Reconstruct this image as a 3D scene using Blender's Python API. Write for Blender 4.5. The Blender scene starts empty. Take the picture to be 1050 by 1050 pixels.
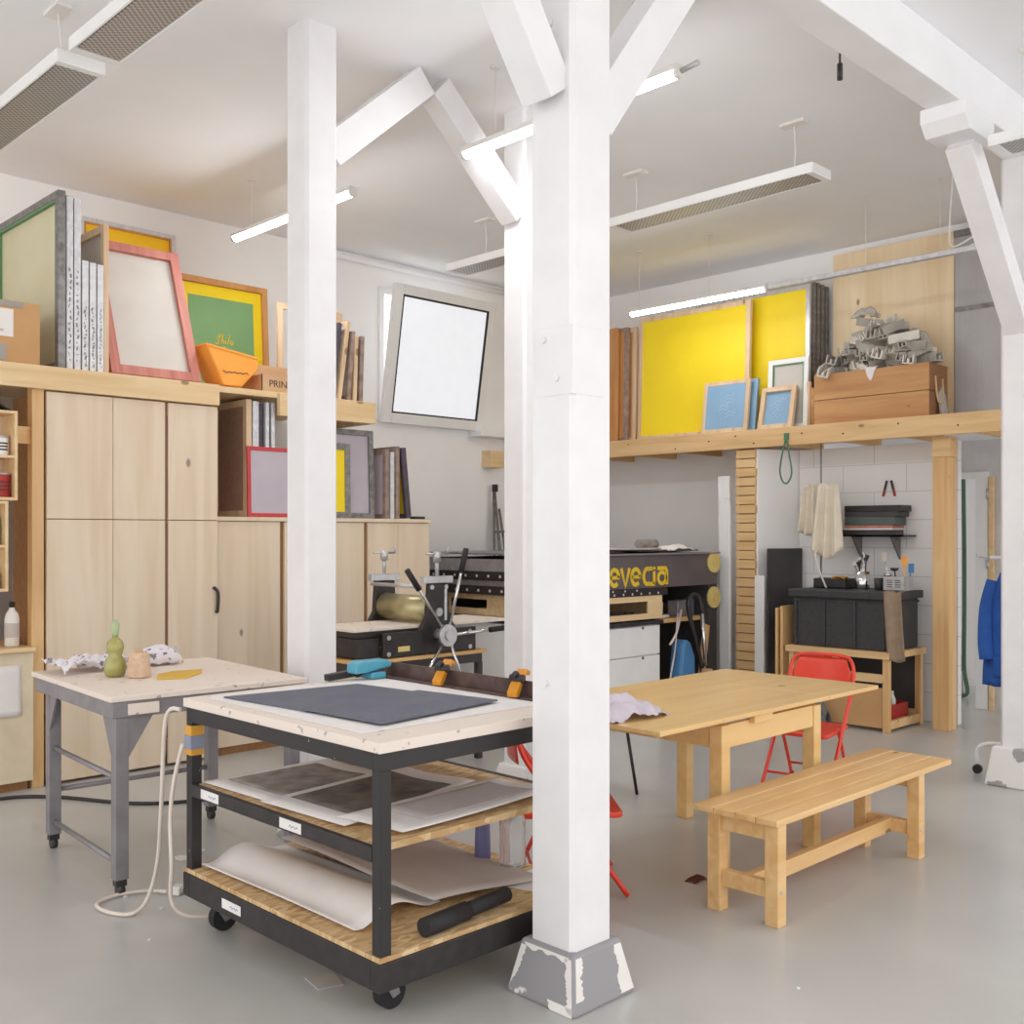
import bpy, bmesh, math, random
from mathutils import Vector, Matrix, Euler
random.seed(7)
PI = math.pi
R = math.radians
scn = bpy.context.scene
col = scn.collection

# ------------------------------------------------------------------ materials
def lin(c):
    c = c / 255.0
    return c / 12.92 if c <= 0.04045 else ((c + 0.055) / 1.055) ** 2.4
def rgb(r, g, b): return (lin(r), lin(g), lin(b), 1.0)

def mat(name, c, rough=0.55, metal=0.0, c2=None, kind='plain', scale=6.0, axis='x', amt=0.5,
        bump=0.0, emit=None, estr=0.0, trans=0.0, alpha=1.0, coat=0.0, spec=0.5, thr=0.6):
    m = bpy.data.materials.new(name); m.use_nodes = True
    nt = m.node_tree; N = nt.nodes; L = nt.links
    p = N['Principled BSDF']
    p.inputs['Roughness'].default_value = rough
    p.inputs['Metallic'].default_value = metal
    p.inputs['Specular IOR Level'].default_value = spec
    p.inputs['Transmission Weight'].default_value = trans
    p.inputs['Alpha'].default_value = alpha
    p.inputs['Coat Weight'].default_value = coat
    if emit:
        p.inputs['Emission Color'].default_value = emit
        p.inputs['Emission Strength'].default_value = estr
    if c2 is None:
        c2 = tuple(x * 0.86 for x in c[:3]) + (1,)
    tc = N.new('ShaderNodeTexCoord'); mp = N.new('ShaderNodeMapping')
    L.new(tc.outputs['Object'], mp.inputs['Vector'])
    if kind == 'wood':
        s = {'x': (0.7, 9, 9), 'y': (9, 0.7, 9), 'z': (9, 9, 0.7)}[axis]
        mp.inputs['Scale'].default_value = s
    nz = N.new('ShaderNodeTexNoise')
    nz.inputs['Scale'].default_value = scale
    nz.inputs['Detail'].default_value = 4.0
    L.new(mp.outputs['Vector'], nz.inputs['Vector'])
    rp = N.new('ShaderNodeValToRGB')
    rp.color_ramp.elements[0].color = c; rp.color_ramp.elements[1].color = c2
    if kind == 'wood':
        nz.inputs['Distortion'].default_value = 0.6
        rp.color_ramp.elements[0].position = 0.38; rp.color_ramp.elements[1].position = 0.72
        out = rp.outputs['Color']; L.new(nz.outputs['Fac'], rp.inputs['Fac'])
        # knots
        vo = N.new('ShaderNodeTexVoronoi'); vo.inputs['Scale'].default_value = 1.0
        mk = N.new('ShaderNodeMapping')
        mk.inputs['Scale'].default_value = {'x': (2.2, 4, 4), 'y': (4, 2.2, 4), 'z': (4, 4, 2.2)}[axis]
        L.new(tc.outputs['Object'], mk.inputs['Vector']); L.new(mk.outputs['Vector'], vo.inputs['Vector'])
        kr = N.new('ShaderNodeValToRGB')
        kr.color_ramp.elements[0].position = 0.05; kr.color_ramp.elements[1].position = 0.085
        kr.color_ramp.elements[0].color = (1, 1, 1, 1); kr.color_ramp.elements[1].color = (0, 0, 0, 1)
        L.new(vo.outputs['Distance'], kr.inputs['Fac'])
        mx = N.new('ShaderNodeMix'); mx.data_type = 'RGBA'
        L.new(kr.outputs['Color'], mx.inputs[0]); L.new(out, mx.inputs[6])
        mx.inputs[7].default_value = tuple(x * 0.45 for x in c2[:3]) + (1,)
        out = mx.outputs[2]
    elif kind == 'osb':
        vo = N.new('ShaderNodeTexVoronoi'); vo.inputs['Scale'].default_value = 22
        mp.inputs['Scale'].default_value = (1, 2.6, 1)
        L.new(mp.outputs['Vector'], vo.inputs['Vector'])
        sp = N.new('ShaderNodeSeparateColor'); L.new(vo.outputs['Color'], sp.inputs['Color'])
        L.new(sp.outputs['Red'], rp.inputs['Fac']); out = rp.outputs['Color']
    elif kind == 'patch':     # hard-edged blotches (flaked paint, stains)
        rp.color_ramp.interpolation = 'LINEAR'
        rp.color_ramp.elements[0].position = thr; rp.color_ramp.elements[1].position = thr + 0.02
        L.new(nz.outputs['Fac'], rp.inputs['Fac']); out = rp.outputs['Color']
    elif kind == 'tile':
        br = N.new('ShaderNodeTexBrick'); br.inputs['Scale'].default_value = 1.0
        br.inputs['Brick Width'].default_value = 0.6; br.inputs['Row Height'].default_value = 0.25
        br.inputs['Mortar Size'].default_value = 0.004; br.inputs['Bias'].default_value = 0
        br.inputs['Color1'].default_value = c; br.inputs['Color2'].default_value = tuple(x * 0.97 for x in c[:3]) + (1,)
        br.inputs['Mortar'].default_value = c2
        mp.inputs['Rotation'].default_value = (R(90), 0, R(90))
        sx = N.new('ShaderNodeSeparateXYZ'); cx = N.new('ShaderNodeCombineXYZ')
        L.new(tc.outputs['Object'], sx.inputs[0]); L.new(sx.outputs['Y'], cx.inputs['X']); L.new(sx.outputs['Z'], cx.inputs['Y'])
        L.new(cx.outputs[0], br.inputs['Vector']); out = br.outputs['Color']
    elif kind == 'grid':      # fine louvre / woven grid
        ck = N.new('ShaderNodeTexChecker'); ck.inputs['Scale'].default_value = scale
        ck.inputs['Color1'].default_value = c; ck.inputs['Color2'].default_value = c2
        L.new(tc.outputs['Object'], ck.inputs['Vector']); out = ck.outputs['Color']
    else:
        rp.color_ramp.elements[0].position = 0.5 - amt * 0.4; rp.color_ramp.elements[1].position = 0.5 + amt * 0.4
        L.new(nz.outputs['Fac'], rp.inputs['Fac']); out = rp.outputs['Color']
    L.new(out, p.inputs['Base Color'])
    if bump:
        b = N.new('ShaderNodeBump'); b.inputs['Strength'].default_value = bump; b.inputs['Distance'].default_value = 0.01
        L.new(nz.outputs['Fac'], b.inputs['Height']); L.new(b.outputs['Normal'], p.inputs['Normal'])
    return m

W_WALL = mat('wall_paint', rgb(244, 243, 243), 0.7, c2=rgb(240, 239, 239), scale=2)
W_CEIL = mat('ceiling_paint', rgb(242, 243, 246), 0.75, c2=rgb(238, 239, 242), scale=1.5)
W_COL = mat('column_paint', rgb(234, 233, 235), 0.5, c2=rgb(227, 225, 227), scale=5, bump=0.12)
W_BEAM = mat('beam_paint', rgb(240, 240, 243), 0.55, c2=rgb(235, 235, 238), scale=3)
FLAKE = mat('flaked_plinth', rgb(150, 148, 152), 0.7, c2=rgb(232, 228, 226), kind='patch', scale=5.5, thr=0.64, bump=0.1)
FLAKE_W = mat('chipped_white_paint', rgb(236, 231, 228), 0.7, c2=rgb(226, 220, 216), scale=9)
FLAKE2 = mat('flaked_white_plinth', rgb(228, 226, 224), 0.7, c2=rgb(160, 158, 158), kind='patch', scale=6, thr=0.57, bump=0.15)
TILE = mat('painted_block', rgb(232, 231, 231), 0.5, c2=rgb(200, 199, 200), kind='tile')
WHITE = mat('white_paint', rgb(238, 238, 238), 0.45, c2=rgb(232, 232, 232))
PLASTIC_W = mat('white_plastic', rgb(235, 232, 228), 0.35)
PAPER = mat('paper', rgb(236, 232, 230), 0.8, c2=rgb(225, 220, 218), scale=4)
PAPER_G = mat('grey_paper', rgb(196, 187, 182), 0.85, c2=rgb(186, 177, 172), scale=4)
PRINT_D = mat('dark_print', rgb(70, 62, 60), 0.7, c2=rgb(128, 118, 112), scale=9, amt=0.6)
PRINT_M = mat('mid_print', rgb(120, 110, 106), 0.7, c2=rgb(175, 166, 160), scale=12, amt=0.6)
PINE = mat('pine', rgb(226, 187, 131), 0.42, c2=rgb(206, 160, 100), kind='wood', axis='x', scale=1.6)
PINE_Y = mat('pine_along', rgb(226, 191, 142), 0.5, c2=rgb(208, 168, 114), kind='wood', axis='y', scale=1.6)
PINE_Z = mat('pine_upright', rgb(224, 186, 134), 0.45, c2=rgb(205, 160, 104), kind='wood', axis='z', scale=1.6)
PINE_L = mat('pale_pine', rgb(230, 203, 160), 0.5, c2=rgb(216, 182, 132), kind='wood', axis='x', scale=1.6)
BENCH = mat('bench_pine', rgb(230, 192, 138), 0.38, c2=rgb(212, 166, 106), kind='wood', axis='x', scale=1.5)
TABLE = mat('table_birch', rgb(228, 192, 132), 0.3, c2=rgb(216, 174, 112), kind='wood', axis='x', scale=1.2)
PLY = mat('plywood', rgb(229, 212, 190), 0.55, c2=rgb(216, 195, 168), kind='wood', axis='z', scale=0.8)
PLY_Y = mat('plywood_sheet', rgb(238, 218, 184), 0.6, c2=rgb(228, 202, 162), kind='wood', axis='z', scale=0.9)
HARD = mat('hardboard', rgb(160, 118, 78), 0.8, c2=rgb(146, 104, 66), scale=30)
OSB = mat('osb', rgb(218, 190, 146), 0.7, c2=rgb(178, 140, 94), kind='osb')
CRATE = mat('old_crate_wood', rgb(202, 154, 104), 0.65, c2=rgb(178, 126, 80), kind='wood', axis='y', scale=1.4)
CARD = mat('cardboard', rgb(203, 160, 112), 0.8, c2=rgb(194, 150, 102), scale=5)
CARD_P = mat('pale_cardboard', rgb(206, 168, 130), 0.8, c2=rgb(196, 156, 118), scale=5)
ORANGE = mat('orange_plastic', rgb(250, 172, 74), 0.4, c2=rgb(246, 160, 62))
ALU = mat('aluminium', rgb(205, 205, 208), 0.35, 0.6, c2=rgb(180, 180, 184), scale=14)
ALU_D = mat('worn_aluminium', rgb(150, 147, 146), 0.45, 0.5, c2=rgb(110, 106, 104), scale=20)
ALU_W = mat('white_aluminium', rgb(224, 224, 227), 0.4, 0.2, c2=rgb(196, 196, 200), scale=24)
CHROME = mat('chrome', rgb(220, 220, 222), 0.15, 1.0)
STEEL = mat('grey_steel', rgb(150, 146, 150), 0.45, 0.3, c2=rgb(132, 128, 132), scale=9)
STEEL_D = mat('dark_steel', rgb(70, 66, 70), 0.45, 0.4, c2=rgb(56, 52, 56), scale=9)
BLACK = mat('black_metal', rgb(44, 40, 42), 0.45, 0.2, c2=rgb(58, 52, 52), scale=18)
BLACK_SP = mat('black_spattered', rgb(46, 42, 44), 0.5, 0.1, c2=rgb(170, 160, 158), kind='patch', scale=60, thr=0.72)
RUBBER = mat('rubber', rgb(38, 36, 38), 0.7)
TUB = mat('black_tub', rgb(50, 50, 53), 0.55, c2=rgb(62, 62, 64), scale=40)
DARKB = mat('dark_board', rgb(58, 56, 58), 0.6, c2=rgb(72, 68, 68), scale=5)
MACH = mat('machine_grey', rgb(100, 92, 94), 0.5, c2=rgb(92, 84, 86), scale=4)
YEL = mat('yellow_mesh', rgb(246, 220, 22), 0.5, c2=rgb(242, 210, 14), scale=2)
YEL_O = mat('golden_mesh', rgb(252, 204, 6), 0.5, c2=rgb(248, 196, 4), scale=2)
YEL_L = mat('lemon_lettering', rgb(238, 200, 50), 0.5)
GREENM = mat('green_mesh', rgb(128, 172, 116), 0.6, c2=rgb(120, 160, 112), scale=2)
CREAM = mat('cream_mesh', rgb(218, 214, 186), 0.6, c2=rgb(208, 204, 170), scale=2)
GREYM = mat('grey_mesh', rgb(206, 200, 192), 0.7, c2=rgb(198, 191, 183), scale=4)
LILAC = mat('pale_lilac_mesh', rgb(196, 186, 196), 0.6, c2=rgb(186, 176, 188), scale=4)
BROWNM = mat('brown_mesh', rgb(176, 146, 128), 0.7, c2=rgb(166, 136, 118), scale=30)
BLUEM = mat('blue_mesh', rgb(140, 176, 206), 0.55, c2=rgb(130, 166, 198), scale=5)
BLUEP = mat('pale_blue_mark', rgb(176, 202, 222), 0.6)
REDW = mat('red_brown_frame', rgb(196, 128, 114), 0.6, c2=rgb(172, 100, 88), kind='wood', axis='z', scale=1.6)
REDF = mat('red_frame', rgb(206, 72, 76), 0.55, c2=rgb(186, 60, 62))
WOODF = mat('frame_wood', rgb(205, 150, 92), 0.55, c2=rgb(186, 128, 72), kind='wood', axis='z', scale=1.6)
WOODL = mat('light_frame_wood', rgb(226, 200, 168), 0.55, c2=rgb(206, 172, 134), kind='wood', axis='z', scale=1.6)
WOODG = mat('inked_frame_wood', rgb(168, 146, 132), 0.6, c2=rgb(128, 106, 100), scale=14)
WOODD = mat('dark_frame_wood', rgb(90, 80, 92), 0.6, c2=rgb(70, 62, 74), scale=12)
GREENF = mat('green_edge', rgb(98, 148, 106), 0.5)
RED = mat('red_lacquer', rgb(226, 62, 38), 0.32, c2=rgb(220, 56, 34), coat=0.2)
REDP = mat('red_plastic', rgb(170, 40, 36), 0.45)
ORED = mat('orange_red', rgb(212, 84, 44), 0.45)
BLUE = mat('blue_cloth', rgb(40, 92, 172), 0.85, c2=rgb(30, 74, 150), scale=6, bump=0.2)
BLUE_B = mat('blue_plastic', rgb(76, 132, 184), 0.45)
TEAL = mat('teal_plastic', rgb(84, 164, 190), 0.35)
AMBER = mat('yellow_clamp', rgb(222, 152, 40), 0.45, c2=rgb(206, 132, 30))
CLOTH_W = mat('white_cloth', rgb(228, 218, 200), 0.9, c2=rgb(214, 204, 186), scale=8, bump=0.2)
CLOTH_P = mat('patterned_cloth', rgb(226, 220, 226), 0.9, c2=rgb(128, 120, 132), kind='patch', scale=26, thr=0.60)
CLOTH_B = mat('brown_rag', rgb(158, 138, 116), 0.95, c2=rgb(140, 120, 100), scale=12, bump=0.3)
MAT_B = mat('cutting_mat', rgb(104, 106, 120), 0.7, c2=rgb(94, 96, 110), scale=6)
GLASSM = mat('clear_glass', (0.95, 0.97, 0.97, 1), 0.05, trans=0.6, alpha=0.3, c2=(0.93, 0.96, 0.96, 1))
PLASTIC_C = mat('clear_plastic', (0.9, 0.92, 0.95, 1), 0.15, trans=0.85, c2=(0.85, 0.88, 0.92, 1))
GOURD = mat('green_gourd_glass', rgb(168, 164, 96), 0.2, c2=rgb(150, 146, 80), coat=0.4)
TWINE = mat('twine', rgb(216, 188, 162), 0.8, c2=rgb(196, 166, 138), scale=40, bump=0.4)
WRAP = mat('plastic_wrap', rgb(226, 222, 216), 0.25, trans=0.35, alpha=0.75)
CLIP = mat('grey_clip', rgb(184, 178, 170), 0.5, 0.05, c2=rgb(152, 146, 138), scale=12)
CLIP_L = mat('pale_clip', rgb(228, 223, 214), 0.5, c2=rgb(208, 202, 192), scale=12)
POLY = mat('polycarbonate', rgb(186, 184, 186), 0.2, c2=rgb(174, 172, 174), scale=2)
ROPE_G = mat('green_rope', rgb(84, 130, 104), 0.8)
ROPE = mat('rope', rgb(206, 180, 140), 0.9)
CABLE_W = mat('white_cable', rgb(226, 214, 204), 0.5)
CABLE_B = mat('black_cable', rgb(50, 44, 46), 0.5)
LOUVRE = mat('louvre_grid', rgb(190, 186, 182), 0.35, 0.3, c2=rgb(132, 128, 126), kind='grid', scale=60)
TUBE = mat('lamp_tube', (1, 1, 1, 1), 0.4, emit=(0.97, 0.985, 1.0, 1), estr=46.0)
TUBE_D = mat('lamp_tube_dimmer', (1, 1, 1, 1), 0.4, emit=(0.97, 0.985, 1.0, 1), estr=26.0)
PANE = mat('frosted_pane', rgb(120, 120, 126), 0.3, emit=(0.95, 0.96, 1.0, 1), estr=0.66)
INK = mat('ink', rgb(70, 58, 52), 0.8)
INKBLUE = mat('blue_tape', rgb(110, 140, 180), 0.6)
OTAPE = mat('orange_tape', rgb(220, 160, 60), 0.6)
FLOORM = mat('floor_resin', rgb(192, 191, 188), 0.28, c2=rgb(180, 179, 176), scale=1.3, bump=0.02, spec=0.5)
STAIN = mat('pale_board', rgb(230, 217, 206), 0.5, c2=rgb(176, 164, 164), kind='patch', scale=22, thr=0.66)
WASTE = mat('crumpled_pale_plastic', rgb(216, 206, 218), 0.5, c2=rgb(196, 186, 200), scale=10, alpha=0.95)

# ------------------------------------------------------------------ mesh builder
OFF = {}
def cr(pts, n=6):
    P = [Vector(p) for p in pts]
    if len(P) < 3: return P
    out = []
    for i in range(len(P) - 1):
        p0 = P[max(i - 1, 0)]; p1 = P[i]; p2 = P[i + 1]; p3 = P[min(i + 2, len(P) - 1)]
        for k in range(n):
            t = k / n
            out.append(0.5 * ((2 * p1) + (p2 - p0) * t + (2 * p0 - 5 * p1 + 4 * p2 - p3) * t * t + (3 * p1 - p0 - 3 * p2 + p3) * t ** 3))
    out.append(P[-1]); return out

class B:
    def __init__(s): s.v = []; s.f = []; s.sm = set()
    def add(s, vs, fs, smooth=False):
        o = len(s.v); s.v += [Vector(v) for v in vs]
        for f in fs:
            if smooth: s.sm.add(len(s.f))
            s.f.append([i + o for i in f])
        return s
    def bx(s, x0, x1, y0, y1, z0, z1):
        vs = [(x, y, z) for z in (z0, z1) for y in (y0, y1) for x in (x0, x1)]
        return s.add(vs, [(0, 2, 3, 1), (4, 5, 7, 6), (0, 1, 5, 4), (2, 6, 7, 3), (0, 4, 6, 2), (1, 3, 7, 5)])
    def box(s, c, size, rot=(0, 0, 0)):
        M = Euler(rot).to_matrix(); c = Vector(c)
        h = [d / 2 for d in size]
        vs = [c + M @ Vector((x * h[0], y * h[1], z * h[2])) for z in (-1, 1) for y in (-1, 1) for x in (-1, 1)]
        return s.add(vs, [(0, 2, 3, 1), (4, 5, 7, 6), (0, 1, 5, 4), (2, 6, 7, 3), (0, 4, 6, 2), (1, 3, 7, 5)])
    def bar(s, p, q, w, h, up=(0, 0, 1)):
        p = Vector(p); q = Vector(q); d = (q - p).normalized(); up = Vector(up)
        if abs(d.dot(up)) > 0.98: up = Vector((1, 0, 0))
        a = d.cross(up).normalized(); b = a.cross(d).normalized()
        vs = []
        for e in (p, q):
            for j in (-1, 1):
                for i in (-1, 1): vs.append(e + a * (i * w / 2) + b * (j * h / 2))
        return s.add(vs, [(0, 2, 3, 1), (4, 5, 7, 6), (0, 1, 5, 4), (2, 6, 7, 3), (0, 4, 6, 2), (1, 3, 7, 5)])
    def cyl(s, p, q, r, r2=None, n=16):
        p = Vector(p); q = Vector(q); d = (q - p).normalized(); r2 = r if r2 is None else r2
        up = Vector((0, 0, 1)) if abs(d.z) < 0.95 else Vector((1, 0, 0))
        a = d.cross(up).normalized(); b = d.cross(a)
        vs = [p + (a * math.cos(2 * PI * i / n) + b * math.sin(2 * PI * i / n)) * r for i in range(n)]
        vs += [q + (a * math.cos(2 * PI * i / n) + b * math.sin(2 * PI * i / n)) * r2 for i in range(n)]
        s.add(vs, [(i, (i + 1) % n, n + (i + 1) % n, n + i) for i in range(n)], True)
        o = len(s.v) - 2 * n
        s.f.append([o + i for i in range(n)][::-1]); s.f.append([o + n + i for i in range(n)])
        return s
    def tube(s, pts, r, n=8, k=6, sm=True):
        P = cr(pts, k) if sm else [Vector(p) for p in pts]
        prev = None; rings = []
        for i, p in enumerate(P):
            d = (P[min(i + 1, len(P) - 1)] - P[max(i - 1, 0)]).normalized()
            if prev is None:
                up = Vector((0, 0, 1)) if abs(d.z) < 0.9 else Vector((1, 0, 0))
                a = d.cross(up).normalized()
            else:
                a = (prev - d * prev.dot(d)).normalized()
            prev = a; b = d.cross(a)
            rings.append([p + (a * math.cos(2 * PI * j / n) + b * math.sin(2 * PI * j / n)) * r for j in range(n)])
        vs = [v for g in rings for v in g]
        fs = [(i * n + j, i * n + (j + 1) % n, (i + 1) * n + (j + 1) % n, (i + 1) * n + j) for i in range(len(P) - 1) for j in range(n)]
        o = len(s.v); s.add(vs, fs, True)
        s.f.append([o + j for j in range(n)][::-1]); s.f.append([o + (len(P) - 1) * n + j for j in range(n)])
        return s
    def lathe(s, prof, c=(0, 0, 0), n=24):
        c = Vector(c); vs = []
        for r, z in prof:
            for i in range(n):
                vs.append(c + Vector((r * math.cos(2 * PI * i / n), r * math.sin(2 * PI * i / n), z)))
        k = len(prof)
        fs = [(i * n + j, i * n + (j + 1) % n, (i + 1) * n + (j + 1) % n, (i + 1) * n + j) for i in range(k - 1) for j in range(n)]
        o = len(s.v); s.add(vs, fs, True)
        s.f.append([o + j for j in range(n)][::-1]); s.f.append([o + (k - 1) * n + j for j in range(n)])
        return s
    def prism(s, poly, plane, t0, t1):
        def P(a, b, t): return {'xy': (a, b, t), 'xz': (a, t, b), 'yz': (t, a, b)}[plane]
        n = len(poly)
        vs = [P(a, b, t0) for a, b in poly] + [P(a, b, t1) for a, b in poly]
        return s.add(vs, [tuple(range(n))[::-1], tuple(range(n, 2 * n))] + [(i, (i + 1) % n, n + (i + 1) % n, n + i) for i in range(n)])
    def sheet(s, fn, nu, nv, th=0.002, smooth=True):
        # fn(u,v)->point ; solid sheet with thickness along -normal
        P = [[Vector(fn(i / nu, j / nv)) for j in range(nv + 1)] for i in range(nu + 1)]
        def nrm(i, j):
            a = P[min(i + 1, nu)][j] - P[max(i - 1, 0)][j]; b = P[i][min(j + 1, nv)] - P[i][max(j - 1, 0)]
            k = a.cross(b)
            return k.normalized() if k.length > 1e-9 else Vector((0, 0, 1))
        top = [P[i][j] for i in range(nu + 1) for j in range(nv + 1)]
        bot = [P[i][j] - nrm(i, j) * th for i in range(nu + 1) for j in range(nv + 1)]
        w = nv + 1; N = len(top); fs = []
        for i in range(nu):
            for j in range(nv):
                a, b, c, d = i * w + j, (i + 1) * w + j, (i + 1) * w + j + 1, i * w + j + 1
                fs.append((a, b, c, d)); fs.append((N + d, N + c, N + b, N + a))
        for i in range(nu):
            a, b = i * w, (i + 1) * w; fs.append((b, a, N + a, N + b))
            a, b = i * w + nv, (i + 1) * w + nv; fs.append((a, b, N + b, N + a))
        for j in range(nv):
            a, b = j, j + 1; fs.append((a, b, N + b, N + a))
            a, b = nu * w + j, nu * w + j + 1; fs.append((b, a, N + a, N + b))
        return s.add(top + bot, fs, smooth)
    def ribbon(s, pts, w, t0, t1, plane='xz'):
        P = [Vector((a, b)) for a, b in pts]; L = []; Rr = []
        closed = (P[0] - P[-1]).length < 1e-6
        for i, p in enumerate(P):
            if closed: d = P[(i + 1) % (len(P) - 1) if i == len(P) - 1 else i + 1] - P[i - 1 if i > 0 else len(P) - 2]
            else: d = P[min(i + 1, len(P) - 1)] - P[max(i - 1, 0)]
            d.normalize(); q = Vector((-d.y, d.x)) * w / 2
            L.append(p + q); Rr.append(p - q)
        for i in range(len(P) - 1):
            s.prism([tuple(Rr[i]), tuple(Rr[i + 1]), tuple(L[i + 1]), tuple(L[i])], plane, t0, t1)
        return s
    def obj(s, name, m, parent=None, bevel=0.0, label=None, cat=None, group=None, kind=None, smooth=False, origin=None):
        me = bpy.data.meshes.new(name)
        if parent is None:
            if origin is None:
                xs = [v.x for v in s.v]; ys = [v.y for v in s.v]; zs = [v.z for v in s.v]
                off = Vector(((min(xs) + max(xs)) / 2, (min(ys) + max(ys)) / 2, min(zs)))
            else: off = Vector(origin)
        else: off = OFF[parent.name]
        me.from_pydata([v - off for v in s.v], [], s.f)
        me.update()
        bm = bmesh.new(); bm.from_mesh(me); bmesh.ops.recalc_face_normals(bm, faces=bm.faces); bm.to_mesh(me); bm.free()
        for i, p in enumerate(me.polygons):
            if smooth or i in s.sm: p.use_smooth = True
        me.materials.append(m)
        o = bpy.data.objects.new(name, me); col.objects.link(o)
        if parent is not None: o.parent = parent
        else: o.location = off
        OFF[o.name] = off
        if bevel:
            b = o.modifiers.new('bevel', 'BEVEL'); b.width = bevel; b.segments = 2; b.limit_method = 'ANGLE'; b.angle_limit = R(40)
        tag(o, label, cat, group, kind)
        return o

def tag(o, label=None, cat=None, group=None, kind=None):
    if label: o['label'] = label
    if cat: o['category'] = cat
    if group: o['group'] = group
    if kind: o['kind'] = kind
    return o
def thing(name, label, cat, loc=(0, 0, 0), rz=0.0, rx=0.0, ry=0.0, group=None, world=False):
    o = bpy.data.objects.new(name, None); col.objects.link(o)
    o.empty_display_size = 0.1
    o.location = loc; o.rotation_euler = (rx, ry, rz)
    OFF[o.name] = Vector(loc) if world else Vector((0, 0, 0))
    return tag(o, label, cat, group)
def struct(b, name, m, **k): return b.obj(name, m, kind='structure', **k)
def copy_tree(o, parent=None):
    c = o.copy(); col.objects.link(c)
    if parent: c.parent = parent
    OFF[c.name] = OFF[o.name]
    for ch in list(o.children): copy_tree(ch, c)
    return c
def text(s, size, m, parent, loc, rot, name='lettering', depth=0.0008, align='LEFT'):
    cu = bpy.data.curves.new('t', 'FONT'); cu.body = s; cu.size = size; cu.extrude = depth; cu.align_x = align
    t = bpy.data.objects.new('t', cu); col.objects.link(t)
    dg = bpy.context.evaluated_depsgraph_get(); dg.update()
    me = bpy.data.meshes.new_from_object(t.evaluated_get(dg)); me.name = name
    bpy.data.objects.remove(t); bpy.data.curves.remove(cu)
    me.materials.clear(); me.materials.append(m)
    M = Matrix.Translation(Vector(loc) - OFF[parent.name]) @ Euler(rot).to_matrix().to_4x4()
    me.transform(M)
    o = bpy.data.objects.new(name, me); col.objects.link(o); o.parent = parent; OFF[o.name] = OFF[parent.name]
    return o
def scrawl(x0, x1, z0, z1, n, seed):
    rr = random.Random(seed)
    return [(x0 + (x1 - x0) * i / n, z0 + (z1 - z0) * (0.5 + 0.5 * math.sin(i * 2.1 + rr.random()) * rr.uniform(0.5, 1))) for i in range(n + 1)]

# ------------------------------------------------------------------ setting
CZ = 4.33
struct(B().bx(-4, 12.5, -4, 9, -0.1, 0), 'floor', FLOORM)
struct(B().bx(-3, 9.3, -2.2, 8.4, CZ, CZ + 0.1), 'ceiling', W_CEIL)
w = B()
wx0, wx1, wz0, wz1 = 6.30, 7.60, 2.75, 4.06
w.bx(-3, wx0, 8.3, 8.4, 0, CZ).bx(wx1, 9.3, 8.3, 8.4, 0, CZ).bx(wx0, wx1, 8.3, 8.4, 0, wz0).bx(wx0, wx1, 8.3, 8.4, wz1, CZ)
struct(w, 'wall_left', W_WALL)
w = B().bx(9.2, 9.3, 0.5, 8.3, 2.6, CZ).bx(9.2, 9.3, 5.2, 8.3, 0, 2.6)
struct(w, 'wall_back', W_WALL)
struct(B().bx(8.95, 9.02, 3.70, 5.20, 0, 2.42), 'wall_tiled', TILE)
struct(B().prism([(8.53, 5.39), (8.53, 5.44), (9.2, 5.26), (9.2, 5.2), (9.02, 5.2)], 'xy', 0, 2.42), 'wall_partition', W_WALL)
w = B().bx(9.95, 10.05, 0.5, 3.9, 0, 2.5).bx(9.95, 10.05, 4.75, 6, 0, 2.5).bx(9.95, 10.05, 3.9, 4.75, 2.17, 2.5)
struct(w, 'wall_corridor', mat('corridor_paint', rgb(214, 212, 212), 0.7))
struct(B().bx(11.4, 11.5, 0.5, 6, 0, 2.5), 'wall_far', W_WALL)
struct(B().bx(9.3, 11.5, 0.5, 6, 2.5, 2.6), 'ceiling_corridor', W_CEIL)
# door casing in the corridor wall
d = thing('door_1', None, None, (9.93, 3.9, 0), world=True); d['kind'] = 'structure'
B().bx(9.90, 9.95, 3.82, 3.93, 0, 2.2).bx(9.90, 9.95, 4.72, 4.83, 0, 2.2).bx(9.90, 9.95, 3.931, 4.719, 2.14, 2.2).obj('door_frame', WHITE, d, 0.004)
B().bx(9.89, 9.93, 3.765, 3.81, 0, 2.15).obj('door_edge', PINE_L, d, 0.003)
for z in (0.35, 1.3, 1.95):
    B().cyl((9.885, 3.815, z), (9.885, 3.815, z + 0.09), 0.012).obj('hinge', ALU, d)
# ceiling edge pipe along the left wall
struct(B().tube([(5.5, 8.26, 4.27), (6.6, 8.26, 4.27), (9.1, 8.26, 4.27)], 0.03, sm=False), 'trim_1', W_BEAM)
# electrical trunking and window sill ledge on the left wall
struct(B().bx(7.5, 8.4, 8.1, 8.3, 2.66, 2.72), 'trim_2', W_BEAM, bevel=0.004)

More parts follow.
